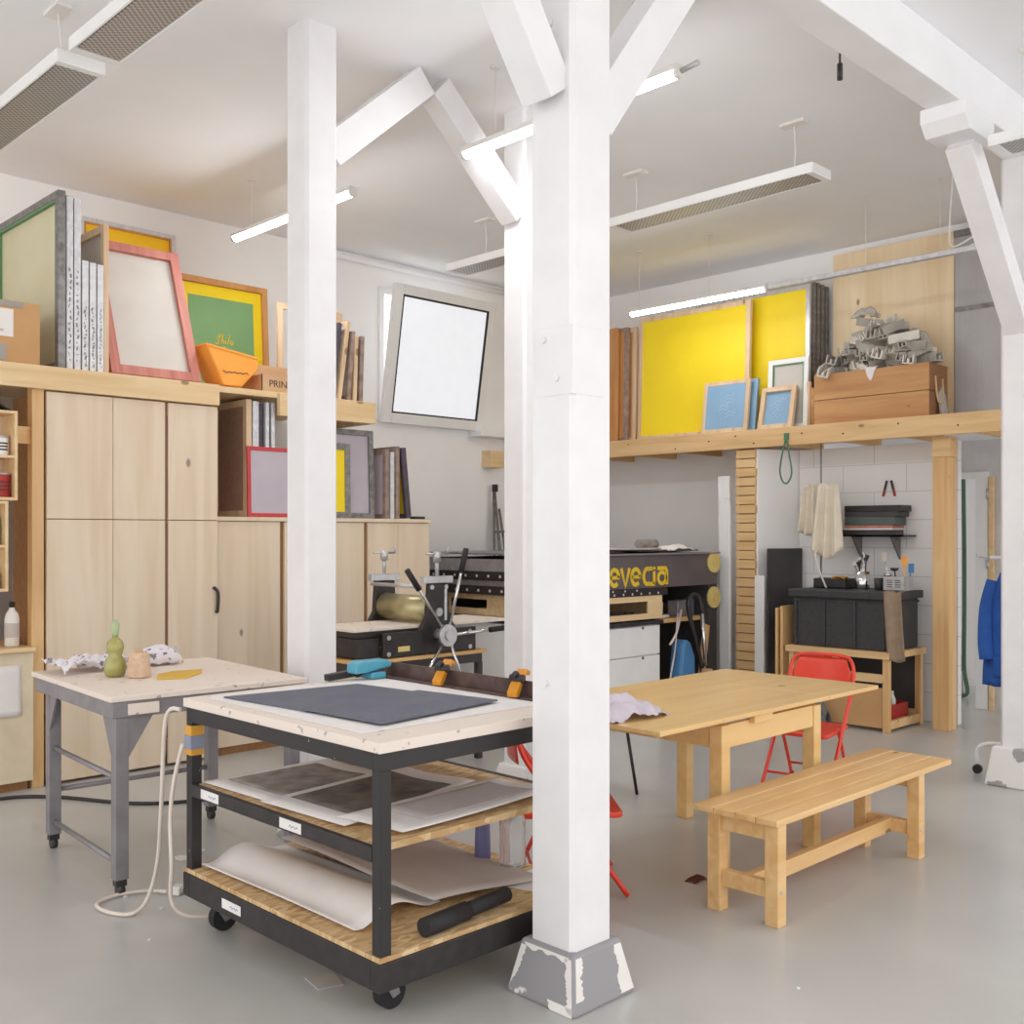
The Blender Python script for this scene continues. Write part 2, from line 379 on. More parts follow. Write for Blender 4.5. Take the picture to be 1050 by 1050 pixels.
# tilted window
wd = thing('window_1', None, None, ((wx0 + wx1) / 2, 8.3, wz0), world=True); wd['kind'] = 'structure'
fr = B()
fr.bx(wx0, wx0 + .06, 8.27, 8.37, wz0, wz1).bx(wx1 - .06, wx1, 8.27, 8.37, wz0, wz1).bx(wx0 + .06, wx1 - .06, 8.27, 8.37, wz0, wz0 + .06).bx(wx0 + .06, wx1 - .06, 8.27, 8.37, wz1 - .06, wz1)
fr.obj('window_frame', WHITE, wd, 0.004)
tl = -math.atan2(0.22, 1.31)
def tp(x, y, z):   # tilt about the sash's bottom edge
    dz = z - wz0; dy = y
    return Vector((x, 8.255 + dy * math.cos(tl) + dz * math.sin(tl), wz0 - 0.01 - dy * math.sin(tl) * 0 + dz * math.cos(tl)))
def tbox(b, x0, x1, y0, y1, z0, z1):
    vs = [tp(x, y, z) for z in (z0, z1) for y in (y0, y1) for x in (x0, x1)]
    b.add(vs, [(0, 2, 3, 1), (4, 5, 7, 6), (0, 1, 5, 4), (2, 6, 7, 3), (0, 4, 6, 2), (1, 3, 7, 5)]); return b
sash = B(); a0, a1, c0, c1 = wx0 - .02, wx1 + .02, wz0 - .02, wz1 + .02
for q in ((a0, a0 + .11, c0, c1), (a1 - .11, a1, c0, c1), (a0 + .11, a1 - .11, c0, c0 + .11), (a0 + .11, a1 - .11, c1 - .11, c1)):
    tbox(sash, q[0], q[1], -.06, 0.0, q[2], q[3])
so = sash.obj('sash', WHITE, wd, 0.006)
tbox(B(), a0 + .11, a1 - .11, -.04, -.025, c0 + .11, c1 - .11).obj('pane', PANE, so)
g = B()
for q in ((a0 + .10, a0 + .115, c0 + .1, c1 - .1), (a1 - .115, a1 - .10, c0 + .1, c1 - .1), (a0 + .1, a1 - .1, c0 + .1, c0 + .115), (a0 + .1, a1 - .1, c1 - .115, c1 - .1)):
    tbox(g, q[0], q[1], -.062, -.04, q[2], q[3])
g.obj('gasket', RUBBER, so)

# ------------------------------------------------------------------ columns and beam
def column(label, x, y, s, plinth=None, pm=FLAKE, braces=(), top=CZ, splice=False):
    t = thing('timber_column', label, 'column', (x, y, 0), world=True)
    h = s / 2; z0 = plinth[2] if plinth else 0
    ch = 0.018
    poly = [(x - h + ch, y - h), (x + h - ch, y - h), (x + h, y - h + ch), (x + h, y + h - ch), (x + h - ch, y + h), (x - h + ch, y + h), (x - h, y + h - ch), (x - h, y - h + ch)]
    B().prism(poly, 'xy', z0, top).obj('shaft', W_COL, t)
    if splice:
        B().bx(x - h - .002, x + h - .05, y - h - .002, y + h - .03, 2.10, 2.34).obj('scarf_joint', W_COL, t, 0.004)
        for zz, yy in ((2.3, .03), (2.16, -.03), (1.1, .02), (3.4, 0.0)):
            B().cyl((x - h - .012, y + yy, zz), (x - h, y + yy, zz), 0.012, n=10).obj('bolt', W_COL, t)
        a, b_, hz = plinth
        def onface(face, u, v):   # u across the face, v up the face
            e = (a + (b_ - a) * v); k = (2 * u - 1) * (e - .011); d_ = e + .0008
            return (x - d_, y - k, hz * v) if face == 'x' else (x + k, y - d_, hz * v)
        rq = random.Random(12)
        def chips(face, outline):
            pts = [onface(face, u, v) for u, v in outline]
            dv = Vector((-.0012, 0, 0)) if face == 'x' else Vector((0, -.0012, 0))
            n = len(pts); vs = [Vector(p) + dv for p in pts] + [Vector(p) - dv for p in pts]
            B().add(vs, [tuple(range(n)), tuple(range(n, 2 * n))[::-1]] + [(q_, (q_ + 1) % n, n + (q_ + 1) % n, n + q_) for q_ in range(n)]).obj('chipped_paint', FLAKE_W, t)
        def ragged(u0, u1, v0, v1, n=11, inner='l'):
            side = [(u0 if inner == 'r' else u1, v0), (u0 if inner == 'r' else u1, v1)]
            rag = []; w_ = 0.0; n = n * 3
            for q_ in range(n + 1):
                w_ = max(-.06, min(.09, w_ + rq.uniform(-.022, .022)))
                rag.append(((u1 + w_ if inner == 'r' else u0 - w_), v1 - (v1 - v0) * q_ / n))
            return side + rag
        chips('x', ragged(.88, 1.0, .06, .93)); chips('x', ragged(.62, 1.0, .01, .16, 4)); chips('x', ragged(.0, .06, .1, .9, 11, 'r'))
        chips('y', ragged(.0, .10, .25, .94, 11, 'r')); chips('y', ragged(.86, 1.0, .08, .92))
        chips('x', [(.05, .95), (.95, .95), (.95, .90), (.90, .86), (.84, .85), (.78, .88), (.70, .91), (.62, .90), (.55, .87), (.50, .88), (.43, .92), (.36, .91), (.30, .86), (.24, .85), (.18, .88), (.10, .90)])
    if plinth:
        a, b, hz = plinth
        vs = [(x - a, y - a, 0), (x + a, y - a, 0), (x + a, y + a, 0), (x - a, y + a, 0), (x - b, y - b, hz), (x + b, y - b, hz), (x + b, y + b, hz), (x - b, y + b, hz)]
        B().add(vs, [(0, 3, 2, 1), (4, 5, 6, 7), (0, 1, 5, 4), (1, 2, 6, 5), (2, 3, 7, 6), (3, 0, 4, 7)]).obj('plinth', pm, t, 0.012)
    for (p, q, wd_, th) in braces:
        B().bar(p, q, wd_, th, up=(0, 0, 1)).obj('brace', W_COL, t, 0.004)
    return t
column('white timber column standing nearest, in front of the print trolley, on a flaking grey plinth', 2.76, 2.51, 0.21, (0.165, 0.125, 0.19), FLAKE,
       [((2.64, 2.51, 3.14), (1.84, 2.51, 4.30), .14, .13), ((2.84, 2.51, 3.10), (3.62, 2.51, 4.12), .14, .15)], 4.04, True)
column('white timber column behind the steel work table with one brace rising right to the ceiling', 3.18, 4.77, 0.2, (0.14, 0.11, 0.15), FLAKE2,
       [((3.26, 4.77, 3.68), (3.93, 4.77, 4.27), .14, .17)])
column('white timber column farthest back, beside the etching press, with one brace rising left', 4.80, 4.77, 0.2, (0.15, 0.12, 0.15), FLAKE2,
       [((4.72, 4.77, 3.66), (4.04, 4.77, 4.27), .14, .17)])
column('white timber column at the right edge beside the blue coat, on a flaked white plinth', 7.12, 2.53, 0.2, (0.175, 0.14, 0.25), FLAKE2,
       [((7.08, 2.53, 2.95), (6.12, 2.51, 3.90), .15, .15)], 4.04)
bm_ = thing('ceiling_beam', 'long white ceiling beam carried by the right column and its slanted brace', 'beam', (4.6, 2.51, 4.04), world=True)
B().bx(0, 9.2, 2.41, 2.61, 4.04, 4.33).obj('timber', W_BEAM, bm_, 0.008)
B().prism([(5.86, 4.04), (5.86, 3.96), (5.93, 3.89), (6.20, 3.89), (6.27, 3.96), (6.27, 4.04)], 'xz', 2.38, 2.64).obj('corbel', W_BEAM, bm_, 0.006)
B().tube([(4.9, 2.62, 4.07), (4.9, 2.62, 4.0)], 0.006, sm=False).cyl((4.9, 2.62, 3.92), (4.9, 2.62, 4.0), 0.014).obj('hook', BLACK, bm_)

# ------------------------------------------------------------------ lamps
def tube_lamp(label, x, y0, y1, z, trunk=None, wires=(), tm=TUBE):
    t = thing('tube_lamp', label, 'ceiling lamp', (x, (y0 + y1) / 2, z), world=True, group='lit tube lamps')
    B().cyl((x, y0 + .03, z), (x, y1 - .03, z), 0.03, n=20).obj('diffuser', tm, t)
    B().bx(x - .034, x + .034, y0 + .004, y1 - .004, z + .012, z + .034).bx(x - .034, x - .0315, y0 + .004, y1 - .004, z + .004, z + .012).bx(x + .0315, x + .034, y0 + .004, y1 - .004, z + .004, z + .012).obj('housing', PLASTIC_W, t)  # made-up housing, added over the tube to keep its light off the ceiling
    for yy, s_ in ((y0, 1), (y1, -1)):
        B().cyl((x, yy, z), (x, yy + s_ * .03, z), 0.031, n=20).obj('end_cap', PLASTIC_W, t)
    for yy in wires:
        B().cyl((x, yy, z + .03), (x, yy, CZ - .012), 0.003, n=6).cyl((x, yy, CZ - .012), (x, yy, CZ), 0.03).obj('suspension_wire', PLASTIC_W, t)
    if trunk:
        B().bx(x - .03, x + .03, trunk, y0 - .005, z - .02, z + .02).obj('trunking', ALU_W, t, 0.004)
        B().tube([(x, trunk + .1, z + .02), (x, trunk - .05, z + .08), (x, trunk + .0, z + .12), (x, trunk + .22, z + .04), (x, trunk + .25, z + .2), (x, trunk + .22, CZ)], 0.008).obj('cable', PLASTIC_W, t)
        for yy in (4.0, 3.4):
            B().cyl((x, yy, z + .02), (x, yy, CZ), 0.003, n=6).obj('suspension_wire', PLASTIC_W, t)
    return t
tube_lamp('lit tube lamp hanging over the tall plywood cupboards', 4.19, 5.78, 7.36, 3.93, wires=(7.1, 6.0))
tl2 = tube_lamp('lit tube lamp passing behind the nearest column', 4.19, 3.08, 4.68, 3.89, wires=(4.4, 3.35))
B().cyl((4.19, 3.08, 3.89), (4.19, 2.98, 3.90), 0.014).obj('plug', ALU, tl2)
tube_lamp('lit tube lamp with long unlit trunking in front of the yellow screens', 7.90, 4.89, 6.42, 3.745, trunk=3.08, wires=(6.3, 5.5), tm=TUBE_D)
def louvre_lamp(label, x, y0, y1, z, wires=()):
    t = thing('louvre_lamp', label, 'ceiling lamp', (x, (y0 + y1) / 2, z), world=True, group='unlit louvre lamps')
    h = .12
    B().bx(x - h, x + h, y0, y1, z + .012, z + .065).bx(x - h, x - h + .012, y0, y1, z, z + .012).bx(x + h - .012, x + h, y0, y1, z, z + .012).bx(x - h + .012, x + h - .012, y0, y0 + .05, z, z + .012).bx(x - h + .012, x + h - .012, y1 - .05, y1, z, z + .012).obj('housing', WHITE, t, 0.003)
    B().bx(x - h + .02, x + h - .02, y0 + .06, y1 - .06, z + .003, z + .011).obj('louvre', LOUVRE, t)
    for yy in wires:
        B().tube([(x, yy, z + .065), (x + .015, yy, z + .2), (x, yy, CZ - .02)], 0.005, n=6).bx(x - .04, x + .04, yy - .09, yy + .09, CZ - .018, CZ).obj('suspension_wire', PLASTIC_W, t)
louvre_lamp('unlit white louvre lamp over the loft with a white cord at its right end', 6.16, 3.42, 5.12, 3.93, (3.62, 4.95))
louvre_lamp('unlit white louvre lamp deep in the room above the tilted window', 6.16, 5.36, 6.98, 3.93, (6.6,))
louvre_lamp('unlit white louvre lamp at the top left, nearer of the pair end to end', 2.12, 3.36, 5.06, 3.93, (4.9,))
louvre_lamp('unlit white louvre lamp at the left edge, farther of the pair end to end', 2.12, 5.2, 6.8, 3.93, (5.5,))
louvre_lamp('unlit white louvre lamp cut off by the right edge under the beam', 6.16, 0.70, 2.33, 3.80, (2.1,))

# ------------------------------------------------------------------ screen frames
def screen(label, w_, h, loc, rz=0, rx=0, ry=0, t=.035, fw=.04, fm=ALU, mm=YEL, inset=None, name='screen_frame', cat='screen frame', group=None, fill=True):
    r = thing(name, label, cat, loc, rz=rz, rx=rx, ry=ry, group=group)
    x = w_ / 2
    B().bx(-x, -x + fw, 0, t, 0, h).bx(x - fw, x, 0, t, 0, h).bx(-x + fw, x - fw, 0, t, 0, fw).bx(-x + fw, x - fw, 0, t, h - fw, h).obj('frame', fm, r, 0.002)
    if fill:
        i = .006 if inset is None else inset
        B().bx(-x + fw - .001, x - fw + .001, i, i + .004, fw - .001, h - fw + .001).obj('mesh_panel', mm, r)
    return r
A90 = -PI / 2
INK_G = mat('faded_ink', rgb(140, 136, 136), .8)
def spine_marks(r, w_, h, t, seed, m=INK_G):
    b = B(); rr = random.Random(seed)
    n = 16
    for k in range(n):
        z = h * (.06 + .55 * k / n); L = rr.uniform(.006, .03)
        b.box((w_ / 2 + .0006, t / 2 + rr.uniform(-.006, .006), z), (.001, rr.uniform(.004, .014), L), (rr.uniform(-.4, .4), 0, 0))
    b.obj('marker_scrawl', m, r)
# --- top left shelf: frames standing like books, faces to the left
SZ = 2.7
r = screen('big grey screen frame with green inner edge and cream mesh, farthest left', 1.18, 1.17, (2.68, 7.54, SZ + .001), A90, t=.05, fw=.05, fm=ALU_D, mm=CREAM, inset=.03)
B().bx(-.54, -.525, .004, .03, .05, 1.12).bx(.525, .54, .004, .03, .05, 1.12).bx(-.54, .54, .004, .03, 1.105, 1.12).obj('green_edging', GREENF, r)
for k, (lab, xx, hh, seed) in enumerate((
        ('tall white metal screen frame, directly right of the big cream one', 2.74, 1.15, 3),
        ('tall white metal screen frame, second to the right of the big cream one', 2.79, 1.14, 4),
        ('short white metal screen frame standing right against the two tall ones', 2.842, .74, 5),
        ('short white metal screen frame, middle of the three scrawled short ones', 2.893, .735, 6),
        ('short white metal screen frame leaning by the red-brown one', 2.944, .73, 8))):
    r = screen(lab, 1.12 if hh > 1 else .8, hh, (xx, 7.52 if hh > 1 else 7.36, SZ + .001), A90, t=.042, fw=.042, fm=ALU_W, mm=GREYM, group='metal screen frames on the high shelf')
    spine_marks(r, 1.12 if hh > 1 else .8, hh, .042, seed)
screen('pale wooden screen frame standing edge-on behind the short metal ones', .60, 1.02, (3.0, 7.29, SZ + .001), A90, t=.035, fw=.05, fm=WOODL, mm=GREYM, inset=.025)
r = screen('large white framed screen with golden yellow mesh leaning on the wall behind', .80, 1.42, (3.74, 8.18, SZ + .001), 0, R(-2), t=.035, fw=.035, fm=ALU_W, mm=YEL_O, inset=.02)
B().bx(-.365, -.35, .006, .02, .035, 1.385).bx(.35, .365, .006, .02, .035, 1.385).bx(-.35, .35, .006, .02, 1.37, 1.385).obj('orange_edging', WOODF, r)
screen('red-brown wooden screen frame with grey mesh leaning back on the high shelf', .66, 1.06, (3.385, 6.985, SZ + .023), 0, R(-20), t=.06, fw=.07, fm=REDW, mm=GREYM, inset=.03)
# green screen with lettering
r = screen('wooden framed screen with green print area bordered yellow and pale script lettering', .86, 1.05, (4.43, 7.92, SZ + .001), 0, R(-3), t=.05, fw=.05, fm=WOODF, mm=YEL, inset=.03)
B().bx(-.30, .30, .026, .03, .12, .90).obj('printed_area', GREENM, r)
def script(b, s0, x, z, sc, t0, t1):
    # hand drawn script word read on the screen, drawn as pen strokes
    for st in s0:
        b.ribbon([(x + p[0] * sc, z + p[1] * sc) for p in st], .16 * sc, t0, t1)
b = B()
S_ = [[(0, .1), (.3, -.15), (.6, .1), (.55, .6), (.8, 1.35), (1.1, 1.3), (.9, 1.0), (.35, .95)],
      [(1.05, 0), (1.4, 1.5)], [(1.1, .2), (1.4, .6), (1.55, .5), (1.5, 0)],
      [(1.8, .05), (1.9, .6)], [(1.95, .9), (2.0, 1.0)], [(2.15, 0), (2.55, 1.45)], [(2.6, .1), (2.75, .6), (3.1, .55), (3.05, .1), (2.7, 0)],
      [(1.3, -.4), (1.3, -1.05)], [(1.65, -.4), (1.65, -1.05)]]
script(b, S_, -.07, .52, .055, .022, .026)
b.obj('script_lettering', YEL_L, r)
# orange tray and boxes
ob = thing('orange_tub', 'orange open tub tipped forward on the high shelf', 'tub', (4.0, 7.12, SZ), world=True)
P = [(3.74, .30), (4.16, .24), (4.17, .16), (4.03, .015), (3.88, .015)]
B().prism([(a, SZ + c) for a, c in P], 'xz', 6.96, 7.22).obj('body', ORANGE, ob, 0.012)
B().ribbon([(3.735, SZ + .30), (4.165, SZ + .24)], .014, 6.955, 7.225).obj('rim', ORANGE, ob)
B().ribbon(scrawl(3.87, 4.08, SZ + .105, SZ + .125, 14, 5), .006, 6.9575, 6.9605).obj('small_print', INK, ob)
cb = thing('cardboard_tray', 'low open cardboard tray marked in pen beside the orange tub', 'cardboard box', (4.5, 7.1, SZ), world=True)
bb = B().bx(4.19, 4.6, 6.95, 6.955, SZ, SZ + .13).bx(4.19, 4.6, 7.25, 7.255, SZ, SZ + .25).bx(4.19, 4.195, 6.95, 7.25, SZ, SZ + .13).bx(4.595, 4.6, 6.95, 7.25, SZ, SZ + .2).bx(4.19, 4.6, 6.95, 7.25, SZ, SZ + .006)
bb.obj('body', CARD_P, cb)
text('PRINT RO', .075, INK, cb, (4.25, 6.949, SZ + .04), (PI / 2, 0, 0))
b2 = thing('cardboard_box', 'brown cardboard box with a white label at the left end of the high shelf', 'cardboard box', (2.35, 7.05, SZ), world=True)
B().bx(2.08, 2.565, 6.95, 7.45, SZ + .001, SZ + .40).obj('carton', CARD, b2, 0.004)
B().bx(2.10, 2.40, 6.945, 6.95, SZ + .17, SZ + .345).obj('address_label', PAPER, b2)
B().bx(2.14, 2.34, 6.9445, 6.9455, SZ + .2, SZ + .215).bx(2.14, 2.3, 6.9445, 6.9455, SZ + .23, SZ + .236).obj('label_lines', PAPER_G, b2)
B().bx(2.08, 2.46, 6.946, 6.95, SZ + .36, SZ + .395).bx(2.15, 2.36, 6.946, 6.95, SZ + .02, SZ + .12).obj('packing_tape', WRAP, b2)
# high shelf
sh = thing('high_shelf', 'long pine shelf with a thick front board running above the plywood cupboards', 'shelf', (2.5, 7.0, 2.55), world=True)
B().bx(0.5, 5.2, 6.92, 8.29, 2.655, 2.70).obj('deck', PINE_L, sh, 0.002)
B().bx(0.5, 3.80, 6.875, 6.92, 2.55, 2.70).obj('front_board', PINE_L, sh, 0.004)
B().bx(4.30, 5.2, 6.875, 6.92, 2.52, 2.69).bx(5.155, 5.2, 6.92, 7.6, 2.52, 2.655).obj('end_board', PINE_L, sh, 0.004)
B().bx(2.505, 2.58, 6.92, 7.0, 0.0, 2.655).obj('post', PINE_Z, sh, 0.003)
B().bx(1.7, 2.505, 6.95, 7.0, 2.20, 2.31).obj('rail', PINE, sh, 0.003)
# frames on the far end of the shelf
screen('pale wooden empty screen frame upright at the right end of the high shelf', .62, .78, (4.86, 7.30, SZ + .001), 0, t=.03, fw=.045, fm=WOODL, fill=False)
for lab, xx, ang, hh, fm_ in (('bluish screen frame leaning on the high shelf behind the column', 4.78, 10, .62, WOODD), ('tan wooden screen frame leaning right on the high shelf', 4.88, 8, .64, WOODL),
                         ('brown inked wooden screen frame on the high shelf', 4.97, 5, .56, WOODG), ('tan wooden upright screen frame near the high shelf end', 5.03, 2, .52, WOODL),
                         ('dark-edged screen frame last on the high shelf', 5.09, 2, .53, WOODG)):
    screen(lab, .30, hh, (xx, 7.10, SZ + .007), A90, ry=0, t=.034, fw=.035, fm=fm_, mm=GREYM, group='wooden screen frames on the high shelf').rotation_euler = Euler((R(-ang), 0, A90))

# ------------------------------------------------------------------ cupboards
cp = thing('tall_cupboard', 'tall pale plywood cupboard with six flush doors at the left wall', 'cupboard', (3.2, 7.2, 0), world=True)
B().bx(2.59, 3.80, 6.93, 7.5, .08, 2.545).bx(2.62, 3.78, 6.97, 7.48, 0, .08).obj('carcass', HARD, cp)
for x0, x1 in ((2.592, 3.024), (3.028, 3.396), (3.42, 3.798)):
    for z0, z1 in ((.02, 1.717), (1.723, 2.54)):
        B().bx(x0, x1, 6.905, 6.929, z0, z1).obj('door', PLY, cp, 0.001)
B().bx(3.397, 3.419, 6.915, 6.93, .2, 1.70).bx(3.397, 3.419, 6.915, 6.93, 1.74, 2.45).obj('finger_groove', mat('groove_brown', rgb(140, 98, 84), .7), cp)
B().tube([(3.76, 6.90, 1.24), (3.79, 6.885, 1.2), (3.785, 6.88, 1.08), (3.78, 6.89, 1.06)], .012).obj('strap_handle', BLACK, cp)
cp = thing('low_cupboard', 'waist-high plywood cupboard run behind the columns with screens on top', 'cupboard', (4.8, 7.2, 0), world=True)
B().bx(3.82, 5.84, 6.98, 7.6, 0, 1.72).obj('carcass', HARD, cp)
B().bx(3.81, 5.85, 6.94, 7.62, 1.72, 1.75).obj('top', PLY, cp, 0.002)
for x0, x1 in ((3.825, 4.35), (4.39, 5.14), (5.18, 5.488), (5.492, 5.835)):
    B().bx(x0, x1, 6.955, 6.979, .06, 1.715).obj('door', PLY, cp, 0.001)
# frames on the low cupboard
LZ = 1.751
screen('brown mesh screen frame standing edge-on at the left end of the low cupboard', .5, .88, (4.07, 7.22, LZ), A90, t=.045, fw=.05, fm=WOODL, mm=BROWNM, inset=.02)
for lab, xx, tt, fm_ in (('white framed screen standing right of the brown mesh one', 4.125, .05, ALU_W), ('second white framed screen along, behind the red frame', 4.235, .03, ALU_W), ('third white framed screen along, beside the column', 4.285, .03, ALU_W)):
    screen(lab, .5, .87, (xx, 7.22, LZ), A90, t=tt, fw=.04, fm=fm_, mm=LILAC, group='white screens on the low cupboard')
screen('dark purple edged screen squeezed between the white ones', .5, .86, (4.185, 7.24, LZ), A90, t=.035, fw=.04, fm=WOODD, mm=LILAC)
screen('small screen frame painted red leaning against the white ones', .40, .53, (4.27, 6.945, LZ), 0, R(-1.5), t=.018, fw=.03, fm=REDF, mm=LILAC)
screen('large grey aluminium screen frame with pale mesh, upright right of the column', .60, .73, (5.0, 7.02, LZ), 0, R(-2), t=.04, fw=.045, fm=ALU_D, mm=LILAC, inset=.02)
screen('smaller grey screen frame with yellow mesh leaning on the large one', .40, .60, (4.81, 6.955, LZ), 0, R(-1), t=.03, fw=.05, fm=ALU_D, mm=YEL, inset=.01)
for lab, xx, hh, fm_, mm_ in (('lilac mesh screen frame edge-on right of the large aluminium one', 5.37, .58, WOODG, LILAC), ('whitish slim screen frame, second along on the low cupboard', 5.425, .56, ALU_W, GREYM), ('mottled screen frame, third along on the low cupboard', 5.48, .61, WOODG, GREYM)):
    screen(lab, .36, hh, (xx, 7.15, LZ), A90, t=.04, fw=.04, fm=fm_, mm=mm_, inset=.012, group='edge-on screens right of the column')
screen('dark blue-stained screen frame tilted last on the low cupboard', .36, .60, (5.60, 7.15, LZ + .004), A90, R(6), t=.05, fw=.04, fm=WOODD, mm=YEL)
B().box((5.755, 7.02, LZ + .012), (.14, .06, .022), (0, 0, .2)).obj('black_tool', BLACK, bevel=.005, label='small black tool lying at the right end of the low cupboard', cat='tool')

# ------------------------------------------------------------------ far left niche
nb = thing('base_cabinet', 'low cream cabinet with a worktop in the niche at the left edge', 'cabinet', (2.1, 7.2, 0), world=True)
B().bx(1.5, 2.50, 6.88, 7.5, 0.06, .88).obj('carcass', mat('cream_front', rgb(228, 212, 184), .5), nb, 0.003)
B().bx(1.5, 2.503, 6.84, 7.5, .88, .905).obj('worktop', PINE_L, nb, 0.003)
B().bx(1.5, 2.48, 6.93, 7.5, 0, .06).obj('kick_board', HARD, nb)
B().sheet(lambda u, v: (2.20 + .22 * u, 6.865 + .008 * math.sin(6 * u + 3 * v), .48 + .32 * v), 8, 8, .002).obj('hanging_paper', PAPER, label='creased pale paper pinned to the low cream cabinet front', cat='paper')
bp = thing('niche_panel', 'brown hardboard back panel of the niche at the left edge', 'panel', (2.1, 7.5, .9), world=True)
B().bx(1.5, 2.503, 7.51, 7.53, .0, 2.65).obj('panel', HARD, bp)
B().sheet(lambda u, v: (2.28 + .22 * u, 7.49 - .015 * math.sin(9 * u), 2.33 + .3 * v), 8, 4, .004).obj('grey_felt', mat('grey_felt', rgb(120, 116, 116), .95, scale=40), bp)
def wall_shelf(label, x0, x1, z0, z1, zs, y0=6.74, y1=6.94):
    t = thing('box_shelf', label, 'shelf', ((x0 + x1) / 2, y1, z0), world=True)
    B().bx(x0, x0 + .018, y0, y1, z0, z1).bx(x1 - .018, x1, y0, y1, z0, z1).bx(x0 + .018, x1 - .018, y0, y1, z1 - .018, z1).bx(x0 + .018, x1 - .018, y0, y1, z0, z0 + .018).obj('box', PINE_L, t, 0.001)
    B().bx(x0, x1, y1, y1 + .008, z0, z1).obj('back', PLY, t)
    for z in zs: B().bx(x0 + .018, x1 - .018, y0, y1, z, z + .016).obj('board', PINE_L, t)
    return t
wall_shelf('small pine box shelf with paint tins, upper one at the left edge', 1.85, 2.355, 1.83, 2.38, (2.09,))
wall_shelf('small pine box shelf, lower one at the left edge', 1.80, 2.30, 1.27, 1.825, (1.54,))
def tin(label, x, y, z, r_, h, m, lidm=ALU, name='paint_tin'):
    t = thing(name, label, 'tin', (x, y, z), world=True)
    B().lathe([(r_ * .98, 0), (r_, .004), (r_, h - .004), (r_ * .98, h)], (x, y, z)).obj('can', m, t)
    B().lathe([(r_ * 1.02, h - .012), (r_ * 1.02, h), (r_ * .9, h), (r_ * .9, h - .003)], (x, y, z)).obj('lid', lidm, t)
    b = B()
    for k in range(3):
        for j in range(5):
            a = -PI / 2 - .6 + j * .3
            b.box((x + (r_ + .0008) * math.cos(a), y + (r_ + .0008) * math.sin(a), z + h * (.3 + .16 * k)), (.012, .002, .010), (0, 0, a + PI / 2))
    b.obj('label_print', INK, t)
tin('white tin on the upper board of the box shelf', 2.28, 6.82, 2.106, .045, .12, WHITE)
tin('red tin with dark print on the upper box shelf', 2.28, 6.82, 1.849, .055, .15, REDP)
tin('pale green tin in the lower box shelf', 2.235, 6.82, 1.557, .04, .17, mat('pale_green_tin', rgb(176, 190, 170), .5))
tin('brown tin at the bottom of the lower box shelf', 2.23, 6.82, 1.289, .04, .1, mat('brown_tin', rgb(150, 100, 80), .5))
B().sheet(lambda u, v: (2.1 + .25 * u, 6.80 + .12 * v, 2.385 + .07 * math.sin(PI * u) * (0.6 + .4 * math.sin(PI * v))), 10, 6, .01).obj('hat', RUBBER, label='black crumpled hat on top of the upper box shelf', cat='hat')
bt = thing('bottle', 'white plastic bottle with a black cap on the niche worktop', 'bottle', (2.41, 7.0, .906), world=True)
B().lathe([(.035, 0), (.043, .006), (.044, .18), (.036, .21), (.018, .235), (.016, .25)], (2.41, 7.0, .906)).obj('body', PLASTIC_W, bt)
B().lathe([(.018, .25), (.018, .28), (.013, .285)], (2.41, 7.0, .906)).obj('cap', RUBBER, bt)
B().lathe([(.0445, .06), (.0447, .061), (.0447, .15), (.0445, .151)], (2.41, 7.0, .906)).obj('paper_label', PAPER_G, bt)

# ------------------------------------------------------------------ window-side corner bits
B().bx(7.70, 7.90, 8.16, 8.3, 2.34, 2.52).obj('wood_block', PINE_L, bevel=.004, label='small wooden block fixed to the wall below the tilted window ledge', cat='block')
ea = thing('folding_easel', 'grey metal folding easel leaning in the far corner behind the press', 'easel', (7.86, 8.05, 0), world=True)
for (p, q) in (((7.72, 8.1, .0), (7.80, 8.22, 2.1)), ((7.84, 8.0, 0), (7.81, 8.22, 2.14)), ((7.98, 8.1, 0), (7.83, 8.22, 1.95)), ((8.1, 8.05, 0), (7.9, 8.24, 1.9))):
    B().cyl(p, q, .014, n=10).obj('leg', ALU_D, ea)
B().bar((7.75, 8.12, 1.2), (7.98, 8.14, 1.2), .02, .03).bar((7.75, 8.16, 1.65), (7.92, 8.18, 1.65), .02, .03).obj('crossbar', ALU_D, ea)
B().box((7.81, 8.21, 2.12), (.05, .05, .08)).obj('head', BLACK, ea, .006)

# ------------------------------------------------------------------ storage loft
lf = thing('storage_loft', 'pine storage loft along the back wall carried on a wooden post', 'loft', (8.6, 5, 0), world=True)
B().bx(8.47, 8.52, 1.2, 8.28, 2.43, 2.60).obj('front_board', PINE_Y, lf, 0.004)
B().bx(8.52, 9.19, 1.2, 8.28, 2.575, 2.598).obj('deck', PLY_Y, lf)
for k in range(12):
    y = 1.6 + k * .58
    B().bx(8.52, 9.19, y, y + .045, 2.43, 2.575).obj('joist', PINE, lf)
ps = B().bx(8.60, 8.74, 3.625, 3.765, 0, 2.26); ps.obj('post', PINE_Z, lf, 0.004)
B().bx(8.598, 8.742, 3.62, 3.77, 2.262, 2.43).obj('post_head', PINE_Y, lf, 0.004)
fm = B()
for y, z in ((7.6, 2.5), (6.9, 2.55), (6.3, 2.47), (5.9, 2.52), (5.6, 2.55), (5.4, 2.47), (4.9, 2.53), (4.5, 2.50), (4.0, 2.55), (3.5, 2.5)):
    fm.cyl((8.466, y, z), (8.472, y, z), .008, n=8)
fm.obj('screw_head', STEEL_D, lf)
LT = 2.601
screen('big aluminium-topped screen with yellow mesh, left of the two on the loft', 1.36, 1.30, (8.70, 6.29, LT), A90, R(-2), t=.04, fw=.05, fm=WOODL, mm=YEL, inset=.004)
screen('yellow mesh screen standing right behind the big one on the loft', 1.30, 1.37, (8.84, 5.69, LT), A90, R(-1), t=.035, fw=.045, fm=ALU, mm=YEL, inset=.004)
